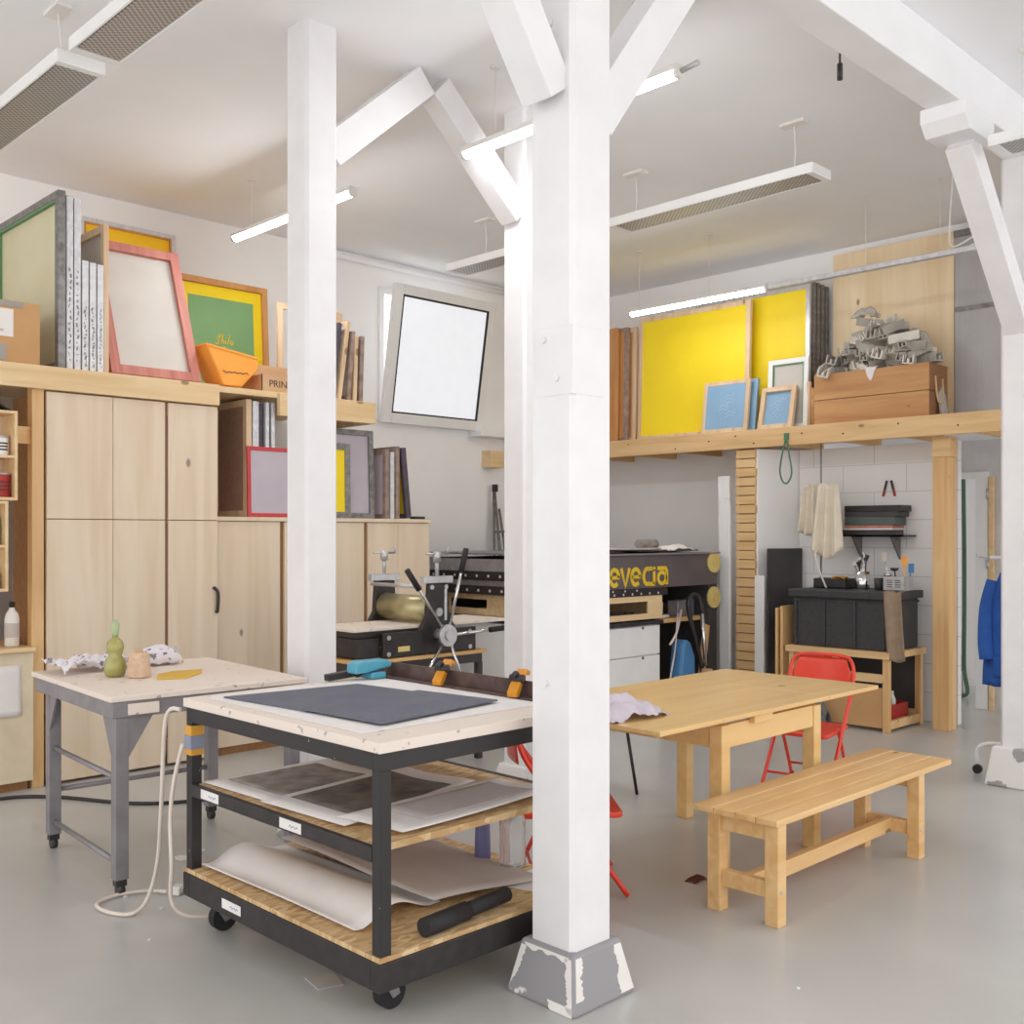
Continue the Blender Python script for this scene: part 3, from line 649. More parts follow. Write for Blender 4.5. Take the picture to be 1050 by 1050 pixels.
for k, lab in enumerate(('worn grey screen frame directly behind the right yellow screen', 'worn grey screen frame second behind the right yellow screen', 'worn grey screen frame third behind the right yellow screen', 'worn grey screen frame against the wall, last behind the right yellow screen')):
    screen(lab, 1.2 + .02 * k, 1.40 - .01 * k, (8.905 + .062 * k, 5.63, LT), A90, t=.05, fw=.045, fm=ALU_D, mm=GREYM, group='grey frames behind the yellow screens')
for k, (lab, m_, yc) in enumerate((('orange wooden board leaning at the loft end by the nearest column', WOODF, 7.45), ('brown wooden screen frame next to the orange board on the loft', WOODG, 7.35), ('pale wooden screen frame left of the big yellow screen', WOODL, 7.28))):
    screen(lab, .55, 1.22, (8.60 + .055 * k, yc, LT), A90, R(-1), t=.04, fw=.05, fm=m_, mm=WOODF, group=None, inset=.004)
def pale_print(r, x0, x1, z0, z1, seed, y=.004):
    b = B(); rr = random.Random(seed)
    for k in range(7):
        x = x0 + (x1 - x0) * rr.random() * .7; z = z0 + (z1 - z0) * (k + .2) / 8
        b.ribbon([(x, z), (x + .04, z + .03), (x + .08, z + .01), (x + .11, z + .05)], .007, y, y + .002)
    b.obj('faint_print', BLUEP, r)
r = screen('white-edged screen with pale blue mesh leaning on the yellow one', .52, .51, (8.535, 5.78, LT), A90, R(-7), t=.03, fw=.04, fm=WOODL, mm=BLUEM, inset=.003)
pale_print(r, -.08, .05, .14, .4, 2, .0006)
screen('blue-sided screen behind the white-edged blue mesh one', .50, .51, (8.595, 5.72, LT), A90, R(-7), t=.03, fw=.035, fm=BLUEM, mm=BLUEM)
r = screen('small white frame with green inner edge standing beside the wooden crate', .42, .66, (8.66, 5.17, LT), A90, R(-3), t=.03, fw=.045, fm=WHITE, mm=GREYM, inset=.02)
B().bx(-.165, -.155, .002, .02, .045, .615).bx(.155, .165, .002, .02, .045, .615).bx(-.165, .165, .002, .02, .605, .615).obj('green_edging', GREENF, r)
r = screen('small pale wooden frame with blue mesh, frontmost beside the crate', .36, .41, (8.54, 5.23, LT), A90, R(-13), t=.04, fw=.045, fm=WOODL, mm=BLUEM, inset=.03)
pale_print(r, -.09, .04, .1, .33, 4, .027)
for lab, yy, hh, m_ in (('short brown wooden roll standing left of the crate', 4.91, .36, CRATE), ('paler wooden roll standing between frame and crate', 4.96, .42, WOODL)):
    B().cyl((8.70, yy, LT), (8.70, yy, LT + hh), .025).obj('wooden_roll', m_, label=lab, cat='roll')
B().bx(9.14, 9.165, 3.81, 4.955, LT, 4.26).obj('plywood_sheet', PLY_Y, label='tall plywood sheet leaning behind the crate on the loft', cat='board', bevel=.001)
pc = thing('ribbed_panel', 'grey translucent ribbed plastic panel right of the plywood sheet', 'panel', (9.15, 3.2, LT), world=True)
b = B().bx(9.13, 9.15, 1.6, 3.8, LT, 4.2)
for k in range(110):
    y = 1.605 + k * .02; b.bx(9.1275, 9.13, y, y + .004, LT, 4.2)
b.obj('ribbed_sheet', POLY, pc)
B().bx(9.10, 9.16, 1.6, 3.80, 4.2, 4.25).bx(9.12, 9.155, 1.6, 3.8, 3.55, 3.59).obj('rail', ALU_D, pc)
# crate and pile
ct = thing('wooden_crate', 'old brown wooden crate with a rope handle on the loft', 'crate', (8.8, 4.3, LT), world=True)
b = B()
for z0, z1 in ((LT, LT + .22), (LT + .225, LT + .455)):
    b.bx(8.58, 8.60, 3.79, 4.84, z0, z1).bx(8.95, 8.97, 3.79, 4.84, z0, z1).bx(8.60, 8.95, 4.82, 4.84, z0, z1)
b.bx(8.60, 8.95, 3.81, 4.82, LT, LT + .02)
b.obj('side_boards', CRATE, ct, 0.003)
B().bx(8.60, 8.95, 3.79, 3.81, LT, LT + .22).bx(8.60, 8.95, 3.79, 3.81, LT + .225, LT + .455).obj('end_board', mat('crate_end', rgb(150, 106, 72), .7, c2=rgb(132, 90, 60), kind='wood', axis='x'), ct, 0.003)
B().tube([(8.70, 3.785, LT + .35), (8.705, 3.775, LT + .2), (8.75, 3.77, LT + .13), (8.82, 3.775, LT + .16), (8.84, 3.785, LT + .34)], .01).obj('rope_handle', ROPE, ct)
B().bx(8.61, 8.94, 3.83, 4.80, LT + .02, LT + .40).obj('packed_rags', CLOTH_B, label='dark packed filling inside the crate under the clamp heap', cat='rags')
proto = None; rr = random.Random(11)
def clip_mesh():
    b = B(); P = [(-.03, 0), (.03, 0), (.03, .05), (.022, .05), (.022, .008), (.006, .008), (.006, .03), (-.006, .03), (-.006, .008), (-.022, .008), (-.022, .05), (-.03, .05)]
    b.prism(P, 'yz', -.085, .085); return b
cnt = 0
levels = [(LT + .46, 18, .47, .0), (LT + .53, 16, .45, .0), (LT + .60, 13, .36, -.02), (LT + .68, 10, .28, -.05), (LT + .76, 7, .20, -.05), (LT + .84, 4, .12, -.03)]
for z, n, half, dy in levels:
    for k in range(n):
        y = 4.33 + dy + half * (2 * (k + .5) / n - 1) + rr.uniform(-.03, .03)
        x = 8.64 + rr.uniform(0, .24)
        o = None
        if proto is None:
            o = clip_mesh().obj('frame_clip', CLIP, origin=(0, 0, 0), bevel=0); proto = o
            p2 = o.copy(); p2.data = o.data.copy(); p2.data.materials[0] = CLIP_L
            col.objects.link(p2); bpy.data.objects.remove(p2) if False else None
            pale = p2; first = True
        else:
            src = pale if rr.random() < .5 else proto
            if src is pale and first: o = pale; first = False
            else: o = src.copy(); col.objects.link(o)
        s = rr.uniform(1.1, 1.65); o.scale = (s, s, s)
        o.location = (x, y, z + rr.uniform(-.01, .02)); o.rotation_euler = (rr.uniform(-.35, .35), rr.uniform(-.4, .4), rr.uniform(-.6, .6) + (0 if rr.random() < .5 else PI / 2))
        light = o.data is not proto.data
        tag(o, 'pale U-shaped frame clip in the heap on the wooden crate' if light else 'dark grey U-shaped frame clip in the heap on the wooden crate', 'clip', 'pale clips heaped on the crate' if light else 'grey clips heaped on the crate')
def blob(fn, label, name, m, n=14, cat='plastic wrap'):
    B().sheet(fn, n, n, .003).obj(name, m, label=label, cat=cat)
rr2 = random.Random(5)
def crumple(cx, cy, cz, sx, sy, sz, seed, fine=1.0):
    q = random.Random(seed); ph = [q.uniform(0, 6) for _ in range(6)]
    def f(u, v):
        x = u * 2 - 1; y = v * 2 - 1
        d = min(1, math.sqrt(x * x + y * y) / 1.2)
        h = (1 - d * d) * (0.75 + .2 * math.sin(7 * u + ph[0]) * math.sin(8 * v + ph[1])) + .10 * math.sin(15 * u + ph[2] + 4 * v) + .07 * math.sin(19 * v + ph[3]) + .06 * fine * abs(math.sin(13 * u - 11 * v + ph[1])) + .05 * fine * abs(math.sin(23 * u + 9 * v + ph[0]))
        return (cx + sx * (x + .1 * math.sin(6 * v + ph[4])), cy + sy * (y + .1 * math.sin(6 * u + ph[5])), cz + sz * max(h, 0.0))
    return f
blob(crumple(8.73, 4.42, LT + .93, .06, .11, .11, 3), 'white plastic wrap scrap crowning the clip heap', 'plastic_wrap', WRAP)
B().sheet(lambda u, v: (8.70 + .2 * v + .02 * math.sin(9 * u), 4.0 - .26 * u, LT + .72 - .75 * u * u + .05 * math.sin(8 * v + 3 * u) + .02), 16, 10, .003).obj('plastic_wrap', WRAP, label='clear plastic wrap trailing down the crate right end', cat='plastic wrap')
B().sheet(lambda u, v: (8.577 - .003 * math.sin(9 * u), 4.33 - .10 * u + .02 * v, LT + .47 - (.12 * math.sin(PI * u)) * v), 10, 6, .003).obj('plastic_wrap', PAPER, label='white paper scrap hanging over the crate front', cat='paper')
blob(crumple(8.66, 4.76, LT + .46, .05, .09, .10, 8), 'white plastic bag lump at the left end of the clip heap', 'plastic_wrap', WRAP)

# ------------------------------------------------------------------ under the loft : right bay
sp = thing('slatted_post', 'post stacked from many short pine slats under the loft', 'post', (8.55, 5.5, 0), world=True)
b = B(); q = random.Random(3)
for k in range(28):
    z = .002 + k * .0865; e = q.uniform(-.006, .006)
    b.bx(8.50 + e, 8.60, 5.405 + e, 5.615 + e * .5, z, z + .078)
b.obj('slats', PINE_Y, sp, 0.004)
B().bx(8.52, 8.60, 5.425, 5.59, 0, 2.425).obj('core', mat('slat_core', rgb(150, 112, 72), .8), sp)
b = B(); P = [(5.66, 0), (5.78, 0), (5.78, 1.90), (5.765, 1.95), (5.74, 1.97), (5.70, 1.97), (5.675, 1.95), (5.66, 1.90)]
b.prism(P, 'yz', 8.46, 8.50); b.obj('white_board', WHITE, bevel=.008, label='white board with a rounded top leaning left of the slatted post', cat='board')
B().bx(8.52, 8.56, 5.70, 5.83, 0, 2.18).obj('white_board', WHITE, bevel=.003, label='taller white board behind the round-topped one', cat='board')
B().prism([(8.47, 5.26), (8.465, 5.24), (8.88, 5.13), (8.885, 5.15)], 'xy', .0, 1.49).obj('black_board', DARKB, bevel=.002, label='large black board leaning on the white partition', cat='board')
pw = B().prism([(8.43, 5.365), (8.43, 5.265), (8.45, 5.265), (8.45, 5.365)], 'xy', 0, 1.24); pw.obj('leaning_board', WHITE, label='narrow white panel beside the black board', cat='board', bevel=.002)
for lab, y, h in (('pale pine board upright against the black tub, left', 4.97, .97), ('pine board upright between counter and black board', 4.92, .99)):
    B().bx(8.16, 8.46, y - .012, y + .012, 0, h).obj('pine_board', PINE_Z, label=lab, cat='board', bevel=.002)
# counter
cn = thing('wooden_counter', 'rough pine counter frame under the black tub', 'counter', (8.5, 4.4, 0), world=True)
b = B().bx(8.14, 8.83, 3.92, 4.87, .60, .655); b.obj('top', PINE_Y, cn, 0.003)
for x, y in ((8.165, 3.94), (8.165, 4.80), (8.76, 3.94), (8.76, 4.80)):
    B().bx(x, x + .055, y, y + .05, 0, .60).obj('leg', PINE_Z, cn, 0.003)
B().bx(8.17, 8.21, 3.99, 4.80, .40, .47).bx(8.22, 8.76, 3.945, 3.985, .02, .09).bx(8.77, 8.81, 3.99, 4.8, .05, .12).obj('rail', PINE_Y, cn, 0.003)
B().bx(8.175, 8.19, 3.995, 4.60, .03, .36).obj('front_panel', CARD, cn, 0.002)
B().bx(8.80, 8.82, 4.0, 4.8, .12, .58).obj('back_board', DARKB, cn)
tb = thing('black_tub', 'large ribbed black plastic tub on the pine counter', 'tub', (8.5, 4.4, .656), world=True)
B().bx(8.21, 8.78, 3.97, 4.83, .656, 1.08).bx(8.20, 8.79, 3.96, 4.84, 1.04, 1.06).obj('body', TUB, tb, 0.008)
for y in (3.99, 4.24, 4.52, 4.79):
    B().bx(8.195, 8.21, y, y + .03, .67, 1.06).obj('rib', TUB, tb, 0.003)
B().bx(8.17, 8.80, 3.93, 4.86, 1.08, 1.145).obj('rim', TUB, tb, 0.008)
TZ = 1.146
B().sheet(lambda u, v: (8.158 + .25 * max(0, v - .55) - .02 * math.sin(7 * u) * (1 - v) + .02 * u, 3.99 - .14 * u - .05 * (1 - v) * (1 - v) + 0, (1.15 if v > .55 else 1.15 - (.55 - v) * 1.02) + .01 * math.sin(8 * u)), 12, 24, .006).obj('rag', CLOTH_B, label='brown rag hanging over the black tub right corner', cat='cloth')
tr = thing('paint_tray', 'dark shallow tray with an orange cloth on the black tub', 'tray', (8.55, 4.62, TZ), world=True)
B().bx(8.48, 8.66, 4.47, 4.79, TZ, TZ + .012).bx(8.48, 8.49, 4.47, 4.79, TZ, TZ + .085).bx(8.65, 8.66, 4.47, 4.79, TZ, TZ + .085).bx(8.48, 8.66, 4.47, 4.48, TZ, TZ + .085).bx(8.48, 8.66, 4.78, 4.79, TZ, TZ + .085).obj('tray', STEEL_D, tr, 0.002)
B().sheet(lambda u, v: (8.49 + .15 * u, 4.5 + .16 * v, TZ + .085 + .02 * math.sin(5 * u + 4 * v)), 8, 8, .004).obj('orange_cloth', AMBER, tr)
pt = thing('utensil_pot', 'metal pot crammed with silver tools on the black tub', 'pot', (8.55, 4.34, TZ), world=True)
B().lathe([(.055, 0), (.06, .01), (.065, .15), (.062, .15), (.056, .02)], (8.55, 4.36, TZ)).obj('pot', CHROME, pt)
q = random.Random(9)
for k in range(9):
    a = q.uniform(0, 6.28); e = q.uniform(.02, .08); h = q.uniform(.2, .3)
    B().tube([(8.55 + .02 * math.cos(a), 4.36 + .02 * math.sin(a), TZ + .03), (8.55 + e * math.cos(a), 4.36 + e * math.sin(a), TZ + h)], .006, sm=False).box((8.55 + e * math.cos(a), 4.36 + e * math.sin(a), TZ + h), (.035, .012, .05), (q.uniform(-.5, .5), .2, a)).obj('tool', CHROME if k % 3 else STEEL_D, pt)
cu = B().lathe([(.035, 0), (.04, .1), (.037, .1), (.033, .01)], (8.53, 4.20, TZ)); cu.obj('dark_cup', DARKB, label='dark plastic cup between pot and utensil box', cat='cup')
ub = thing('utensil_box', 'grey slotted metal utensil holder with spatulas on the black tub', 'utensil holder', (8.52, 4.02, TZ), world=True)
B().bx(8.44, 8.60, 3.93, 4.12, TZ, TZ + .008).bx(8.44, 8.446, 3.93, 4.12, TZ, TZ + .12).bx(8.594, 8.60, 3.93, 4.12, TZ, TZ + .12).bx(8.44, 8.60, 3.93, 3.936, TZ, TZ + .12).bx(8.44, 8.60, 4.114, 4.12, TZ, TZ + .12).obj('holder', ALU, ub, 0.002)
b = B()
for j in range(2):
    for k in range(4): b.bx(8.438, 8.441, 3.965 + j * .07, 4.015 + j * .07, TZ + .03 + k * .018, TZ + .037 + k * .018)
b.obj('slots', STEEL_D, ub)
for (dy, dx, h, m_, n_) in ((.03, .02, .23, ORANGE, 'spatula'), (.09, .05, .19, STEEL_D, 'ladle'), (-.0, .06, .17, BLUE_B, 'brush'), (.14, .03, .26, CHROME, 'whisk'), (.12, .0, .14, CHROME, 'ladle')):
    x = 8.52 + dx * .5; y = 3.96 + dy
    b = B().cyl((x, y, TZ + .02), (x, y + (dy - .06) * .6, TZ + h), .006, n=8)
    if n_ == 'ladle': b.lathe([(.005, -.03), (.03, -.02), (.036, .0), (.033, 0), (.02, -.015)], (x, y + (dy - .06) * .6, TZ + h), 14)
    else: b.box((x, y + (dy - .06) * .6, TZ + h + .02), (.012, .045, .08))
    b.obj(n_, m_, ub)
ho = B().tube([(8.40, 4.62, TZ + .006), (8.38, 4.66, TZ + .12), (8.42, 4.74, TZ + .28), (8.48, 4.75, TZ + .33)], .008); ho.obj('white_hose', CABLE_W, label='thin white hose curving up from the tub rim', cat='hose')
B().cyl((8.55, 4.755, TZ), (8.55, 4.755, 2.43), .008).obj('hanging_rod', STEEL, label='thin vertical metal rod behind the hanging aprons', cat='rod')
def drape(x, yc, w_, z0, z1, ph, tail):
    def f(u, v):
        gather = .65 + .35 * (1 - v)
        return (x - .035 * math.sin(u * 17 + ph) * (.4 + .6 * (1 - v)) - .03 * (1 - v), yc + w_ * (.5 - u) * gather, z0 + (z1 - z0) * v - (1 - v) * tail * math.sin(PI * u) + .03 * v * abs(math.sin(u * 6)))
    return f
B().sheet(drape(8.50, 4.66, .30, 1.50, 2.05, 0, .10), 30, 16, .006).obj('apron', CLOTH_W, label='long cream cloth hanging on the rod, right and larger one', cat='cloth')
B().sheet(drape(8.56, 4.86, .20, 1.64, 2.05, 2, .03), 20, 14, .006).obj('apron', CLOTH_W, label='shorter cream cloth hanging left behind the larger one', cat='cloth')
ws = thing('wall_shelf', 'dark metal wall shelf on the white block wall', 'shelf', (8.85, 4.35, 1.55), world=True)
B().bx(8.70, 8.945, 4.06, 4.66, 1.60, 1.615).add([(8.70, 4.06, 1.6), (8.70, 4.66, 1.6), (8.945, 4.66, 1.6), (8.945, 4.12, 1.6), (8.70, 4.06, 1.66), (8.70, 4.66, 1.66)], [(0, 1, 5, 4)]).obj('board', STEEL_D, ws)
for y in (4.56, 4.2):
    B().prism([(8.94, 1.6), (8.76, 1.6), (8.94, 1.40)], 'xz', y, y + .015).obj('bracket', ALU_D, ws)
for k, (lab, m_, z0, z1, y0) in enumerate((('white ring binder lowest of the stack on the wall shelf', PAPER, 1.616, 1.675, 4.17), ('dark red flat folder lying on the white binder', REDW, 1.676, 1.70, 4.17), ('green-grey box file in the wall shelf stack', mat('file_green', rgb(86, 96, 90), .6), 1.701, 1.775, 4.15), ('black portfolio near the top of the wall shelf stack', DARKB, 1.776, 1.82, 4.12), ('black open folder topmost on the wall shelf', BLACK, 1.821, 1.875, 4.10))):
    B().bx(8.72, 8.94, y0, 4.62, z0, z1).obj('folder', m_, label=lab, cat='folder', bevel=.004)
sc = thing('spring_clamp', 'pair of red and black spring clamps on the white block wall', 'clamp', (8.94, 4.3, 1.98), world=True)
for y in (4.325, 4.285):
    B().bar((8.935, y, 2.10), (8.935, y + (.02 if y > 4.3 else -.02), 2.02), .016, .018).obj('jaw', BLACK, sc, .003)
    B().bar((8.935, y + (.02 if y > 4.3 else -.02), 2.02), (8.935, y + (.035 if y > 4.3 else -.035), 1.96), .016, .018).obj('handle', REDP, sc, .003)
B().tube([(8.455, 5.05, 2.50), (8.45, 5.085, 2.36), (8.45, 5.11, 2.20), (8.45, 5.08, 2.10), (8.45, 5.03, 2.09), (8.45, 4.99, 2.18), (8.452, 5.02, 2.36), (8.455, 5.05, 2.50)], .008).bx(8.45, 8.47, 5.03, 5.07, 2.48, 2.54).obj('rope_loop', ROPE_G, label='green rope loop hanging from the loft front board', cat='rope')
rc = thing('red_basket', 'red plastic basket of bottles on the counter bottom', 'basket', (8.5, 4.1, .095), world=True)
B().bx(8.32, 8.66, 4.0, 4.2, .01, .02).bx(8.32, 8.33, 4.0, 4.2, .01, .2).bx(8.65, 8.66, 4.0, 4.2, .01, .2).bx(8.32, 8.66, 4.0, 4.01, .01, .2).bx(8.32, 8.66, 4.19, 4.2, .01, .2).obj('basket', REDP, rc, .003)
B().lathe([(.03, 0), (.03, .22), (.012, .26), (.012, .3)], (8.45, 4.08, .021)).obj('bottle', STEEL_D, rc)
B().lathe([(.028, 0), (.028, .2), (.012, .24), (.012, .27)], (8.55, 4.09, .021)).obj('bottle', WHITE, rc)
jar = thing('glass_jar', 'clear plastic jar standing under the counter top', 'jar', (8.45, 4.42, .47), world=True)
B().lathe([(.04, 0), (.045, .01), (.045, .09), (.03, .11), (.03, .125)], (8.19, 4.42, .471)).obj('jar', WHITE, jar)
gb = B().sheet(crumple(8.0, 4.55, .001, .10, .16, .34, 21), 16, 16, .004); gb.obj('rubbish_bag', mat('dark_bag', rgb(70, 72, 78), .35, c2=rgb(110, 112, 116), scale=14), label='dark shiny rubbish bag on the floor behind the red chair', cat='bag')

# beyond the door
gh = B().tube([(10.6, 4.33, 2.3), (10.6, 4.32, 1.5), (10.58, 4.31, .9), (10.55, 4.30, .3), (10.5, 4.25, .05), (10.45, 4.35, .03)], .022); gh.obj('green_hose', mat('green_hose', rgb(96, 128, 100), .5), label='green hose hanging in the room beyond the doorway', cat='hose')
B().tube([(10.7, 4.5, .9), (10.6, 4.42, .55), (10.6, 4.36, .3), (10.6, 4.46, .1), (10.55, 4.4, .02)], .03).cyl((10.65, 4.42, 1.2), (10.65, 4.42, 1.3), .04).obj('pump_tubing', BLACK, label='black tubing bundle on the floor beyond the doorway', cat='tubing')
vp = B().cyl((10.75, 4.42, 0), (10.75, 4.42, 2.4), .03); vp.obj('white_pipe', WHITE, label='white pipe upright beyond the doorway', cat='pipe')
# coat rack
rk = thing('clothes_rack', 'white tubular clothes rack on castors behind the right column', 'clothes rack', (7.3, 2.6, 0), world=True)
B().tube([(7.24, 2.86, .07), (7.24, 2.86, .16), (7.25, 2.82, .20), (7.28, 2.72, .21), (7.32, 2.4, .21), (7.33, 2.1, .21)], .014).obj('foot', WHITE, rk)
B().tube([(7.36, 2.74, .21), (7.40, 2.745, .9), (7.41, 2.75, 1.46)], .013).tube([(7.36, 2.2, .21), (7.40, 2.2, .9), (7.41, 2.2, 1.46)], .013).tube([(7.41, 2.84, 1.46), (7.41, 2.1, 1.46)], .013, sm=False).obj('rail', WHITE, rk)
B().cyl((7.225, 2.86, .03), (7.255, 2.86, .03), .03).obj('castor', BLACK, rk)
B().cyl((7.315, 2.1, .03), (7.345, 2.1, .03), .03).obj('castor', BLACK, rk)
B().tube([(7.41, 2.84, 1.46), (7.36, 2.90, 1.47), (7.35, 2.91, 1.49)], .006).obj('hook', ALU, rk)
ctg = thing('work_coat', 'blue work coat hanging at the right edge half behind the column', 'coat', (7.35, 2.8, .6), world=True)
def coat(u, v):
    z = .58 + .78 * v
    wdt = .20 + .07 * (1 - v) - (.13 * max(0, v - .72) / .28)
    a = 2 * PI * u
    return (7.46 + (.075 + .02 * math.sin(5 * a)) * math.cos(a), 2.74 + wdt * math.sin(a) * .62 + .010 * math.sin(7 * a + 4 * v), z)
B().sheet(coat, 36, 16, .005).obj('body', BLUE, ctg)
B().tube([(7.44, 2.82, 1.30), (7.42, 2.86, 1.12), (7.40, 2.865, .9), (7.39, 2.85, .76)], .055, n=12).obj('sleeve', BLUE, ctg)
B().sheet(lambda u, v: (7.375 - .01 * math.sin(3 * v), 2.69 + .12 * u, .64 + .15 * v), 5, 5, .006).obj('pocket', BLUE, ctg)

# ------------------------------------------------------------------ big screen-printing machine
mc = thing('printing_machine', 'large grey screen-printing machine with yellow lettering in the alcove', 'printing machine', (7.3, 6.8, 0), world=True)
B().bx(6.44, 8.34, 5.76, 7.85, 1.16, 1.40).obj('body', MACH, mc, .006)
B().bx(6.40, 8.34, 5.71, 5.76, 1.15, 1.44).obj('front_panel', MACH, mc, .004)
B().bx(6.38, 8.34, 5.68, 7.9, 1.44, 1.455).obj('top_board', STEEL, mc, .002)
B().bx(6.36, 7.55, 5.70, 5.76, 1.085, 1.15).obj('front_rail', BLACK, mc, .003)
B().bx(6.36, 6.41, 5.76, 7.95, 1.085, 1.16).bx(6.36, 6.41, 5.76, 7.95, 1.21, 1.29).obj('side_rail', BLACK, mc, .003)
B().bx(6.41, 6.44, 5.76, 7.95, 1.16, 1.40).obj('side_panel', ALU, mc)
b = B()
for k in range(9): b.cyl((6.45 + k * .12, 5.695, 1.105), (6.45 + k * .12, 5.70, 1.105), .010, n=8)
for k in range(5): b.cyl((6.47 + k * .16, 5.695, 1.135), (6.47 + k * .16, 5.70, 1.135), .009, n=8)
for k in range(14): b.cyl((6.355, 5.85 + k * .15, 1.12), (6.36, 5.85 + k * .15, 1.12), .013, n=8); b.cyl((6.355, 5.87 + k * .15, 1.25), (6.36, 5.87 + k * .15, 1.25), .013, n=8)
b.obj('bolts', ALU_W, mc)
for zc in (1.36, 1.03):
    B().cyl((8.26, 5.69, zc), (8.26, 5.71, zc), .10, n=28).cyl((8.26, 5.68, zc), (8.26, 5.69, zc), .03).obj('reel', mat('tan_reel', rgb(224, 202, 128), .6), mc)
B().bx(8.20, 8.34, 5.72, 7.8, .0, 1.15).bx(6.50, 8.2, 7.72, 7.8, 0, 1.15).obj('stand', DARKB, mc)
# lettering, round bold letters drawn as thick strokes
def arc(cx, cz, rx_, rz_, a0, a1, n=14): return [(cx + rx_ * math.cos(R(a0 + (a1 - a0) * i / n)), cz + rz_ * math.sin(R(a0 + (a1 - a0) * i / n))) for i in range(n + 1)]
lb = B(); x = 6.62; hz = 1.185; hh = .068; w2 = .056; lw = .036; zc = hz + hh
def L_e(x): lb.ribbon(arc(x, zc, w2, hh, 0, 315), lw, 5.704, 5.709); lb.ribbon([(x - w2, zc), (x + w2 + .01, zc)], lw * .8, 5.704, 5.709)
L_e(6.820)
lb.ribbon([(6.910, hz + 2 * hh + .01), (6.965, hz - .01), (7.020, hz + 2 * hh + .01)], lw, 5.704, 5.709)
L_e(7.105)
lb.ribbon(arc(7.270, zc, w2, hh, 60, 300), lw, 5.704, 5.709); lb.ribbon([(7.290, hz), (7.370, hz)], lw, 5.704, 5.709); lb.ribbon([(7.290, hz + 2 * hh), (7.335, hz + 2 * hh)], lw, 5.704, 5.709)
lb.ribbon([(7.362, hz), (7.362, hz + 1.62 * hh)], lw, 5.704, 5.709); lb.ribbon([(7.362, hz + 1.85 * hh), (7.362, hz + 2.2 * hh)], lw, 5.704, 5.709)
lb.ribbon(arc(7.475, hz + .05, w2, .05, 0, 360), lw * .9, 5.704, 5.709); lb.ribbon([(7.410, hz + 2 * hh), (7.530, hz + 2 * hh), (7.545, hz + 1.6 * hh), (7.545, hz - .01)], lw, 5.704, 5.709)
lb.obj('lettering', YEL_L, mc)
# papers on top
q = random.Random(4)
for lab, cx_, cy_, w_, d_, m_ in (('pale cardboard sheet overhanging the machine top left', 6.95, 6.0, 1.0, .6, PAPER_G), ('white sheet on the machine top', 6.8, 6.3, .8, .5, PAPER), ('dark sheet on the right of the machine top', 7.7, 6.05, .9, .5, PRINT_D), ('brown sheet on the far right of the machine top', 8.0, 6.5, .6, .5, CARD)):
    z = 1.458 + q.uniform(0, .002) + .012 * cx_ % .03
    B().sheet(lambda u, v: (cx_ + w_ * (u - .5), cy_ + d_ * (v - .5), z + .022 + .012 * math.sin(5 * u + cx_) * math.sin(4 * v)), 8, 8, .016).obj('paper_sheet', m_, label=lab, cat='paper')
B().tube([(7.45, 5.95, 1.53), (7.75, 6.0, 1.53)], .045, n=14, sm=False).obj('paper_roll', PRINT_M, label='rolled paper lying on the machine top', cat='paper roll')
B().sheet(crumple(7.85, 5.85, 1.475, .2, .1, .06, 6), 14, 14, .003).obj('scrap_paper', PAPER, label='crumpled white scrap beside the roll on the machine top', cat='paper')
# wooden slotted box and plan chest below
wb = thing('slotted_box', 'pale wooden box with a long open slot under the machine lettering', 'box', (6.95, 6.6, .87), world=True)
B().bx(6.46, 7.47, 5.70, 5.72, .88, .93).bx(6.46, 7.47, 5.70, 5.72, 1.035, 1.083).bx(6.46, 6.54, 5.70, 5.72, .93, 1.035).bx(7.27, 7.47, 5.70, 5.72, .93, 1.035).bx(7.45, 7.47, 5.72, 7.7, .88, 1.083).bx(6.46, 7.45, 5.72, 7.7, .88, .89).bx(6.46, 6.48, 5.72, 5.9, .88, 1.083).bx(6.46, 6.48, 6.5, 6.9, .88, 1.083).bx(6.46, 6.48, 7.4, 7.7, .88, 1.083).bx(6.46, 6.48, 6.9, 7.4, .88, .95).bx(6.46, 6.48, 6.9, 7.4, 1.03, 1.083).bx(6.46, 6.48, 5.9, 6.5, .88, .95).bx(6.46, 6.48, 5.9, 6.5, 1.03, 1.083).obj('box', PINE_L, wb, .002)
b = B(); q = random.Random(14)
for k in range(10): b.box((6.62 + k * .065, 5.85 + q.uniform(-.05, .05), .915), (.05, .08, .045), (0, 0, q.uniform(0, 3)))
b.obj('stored_tools', STEEL_D, wb)
pcst = thing('plan_chest', 'white plan chest of flat drawers under the slotted wooden box', 'chest of drawers', (6.95, 6.3, 0), world=True)
B().bx(6.46, 7.44, 5.74, 7.68, .04, .83).obj('carcass', WHITE, pcst)
B().bx(6.42, 7.48, 5.69, 7.70, .83, .865).obj('top', STEEL_D, pcst, .003)
for z in (.05, .31, .57):
    dr = B().bx(6.46, 7.44, 5.705, 5.739, z, z + .25).obj('drawer', WHITE, pcst, .002)
    for xx in (6.7, 7.2): B().cyl((xx, 5.70, z + .235), (xx, 5.705, z + .235), .012, n=8).obj('knob', STEEL_D, dr)
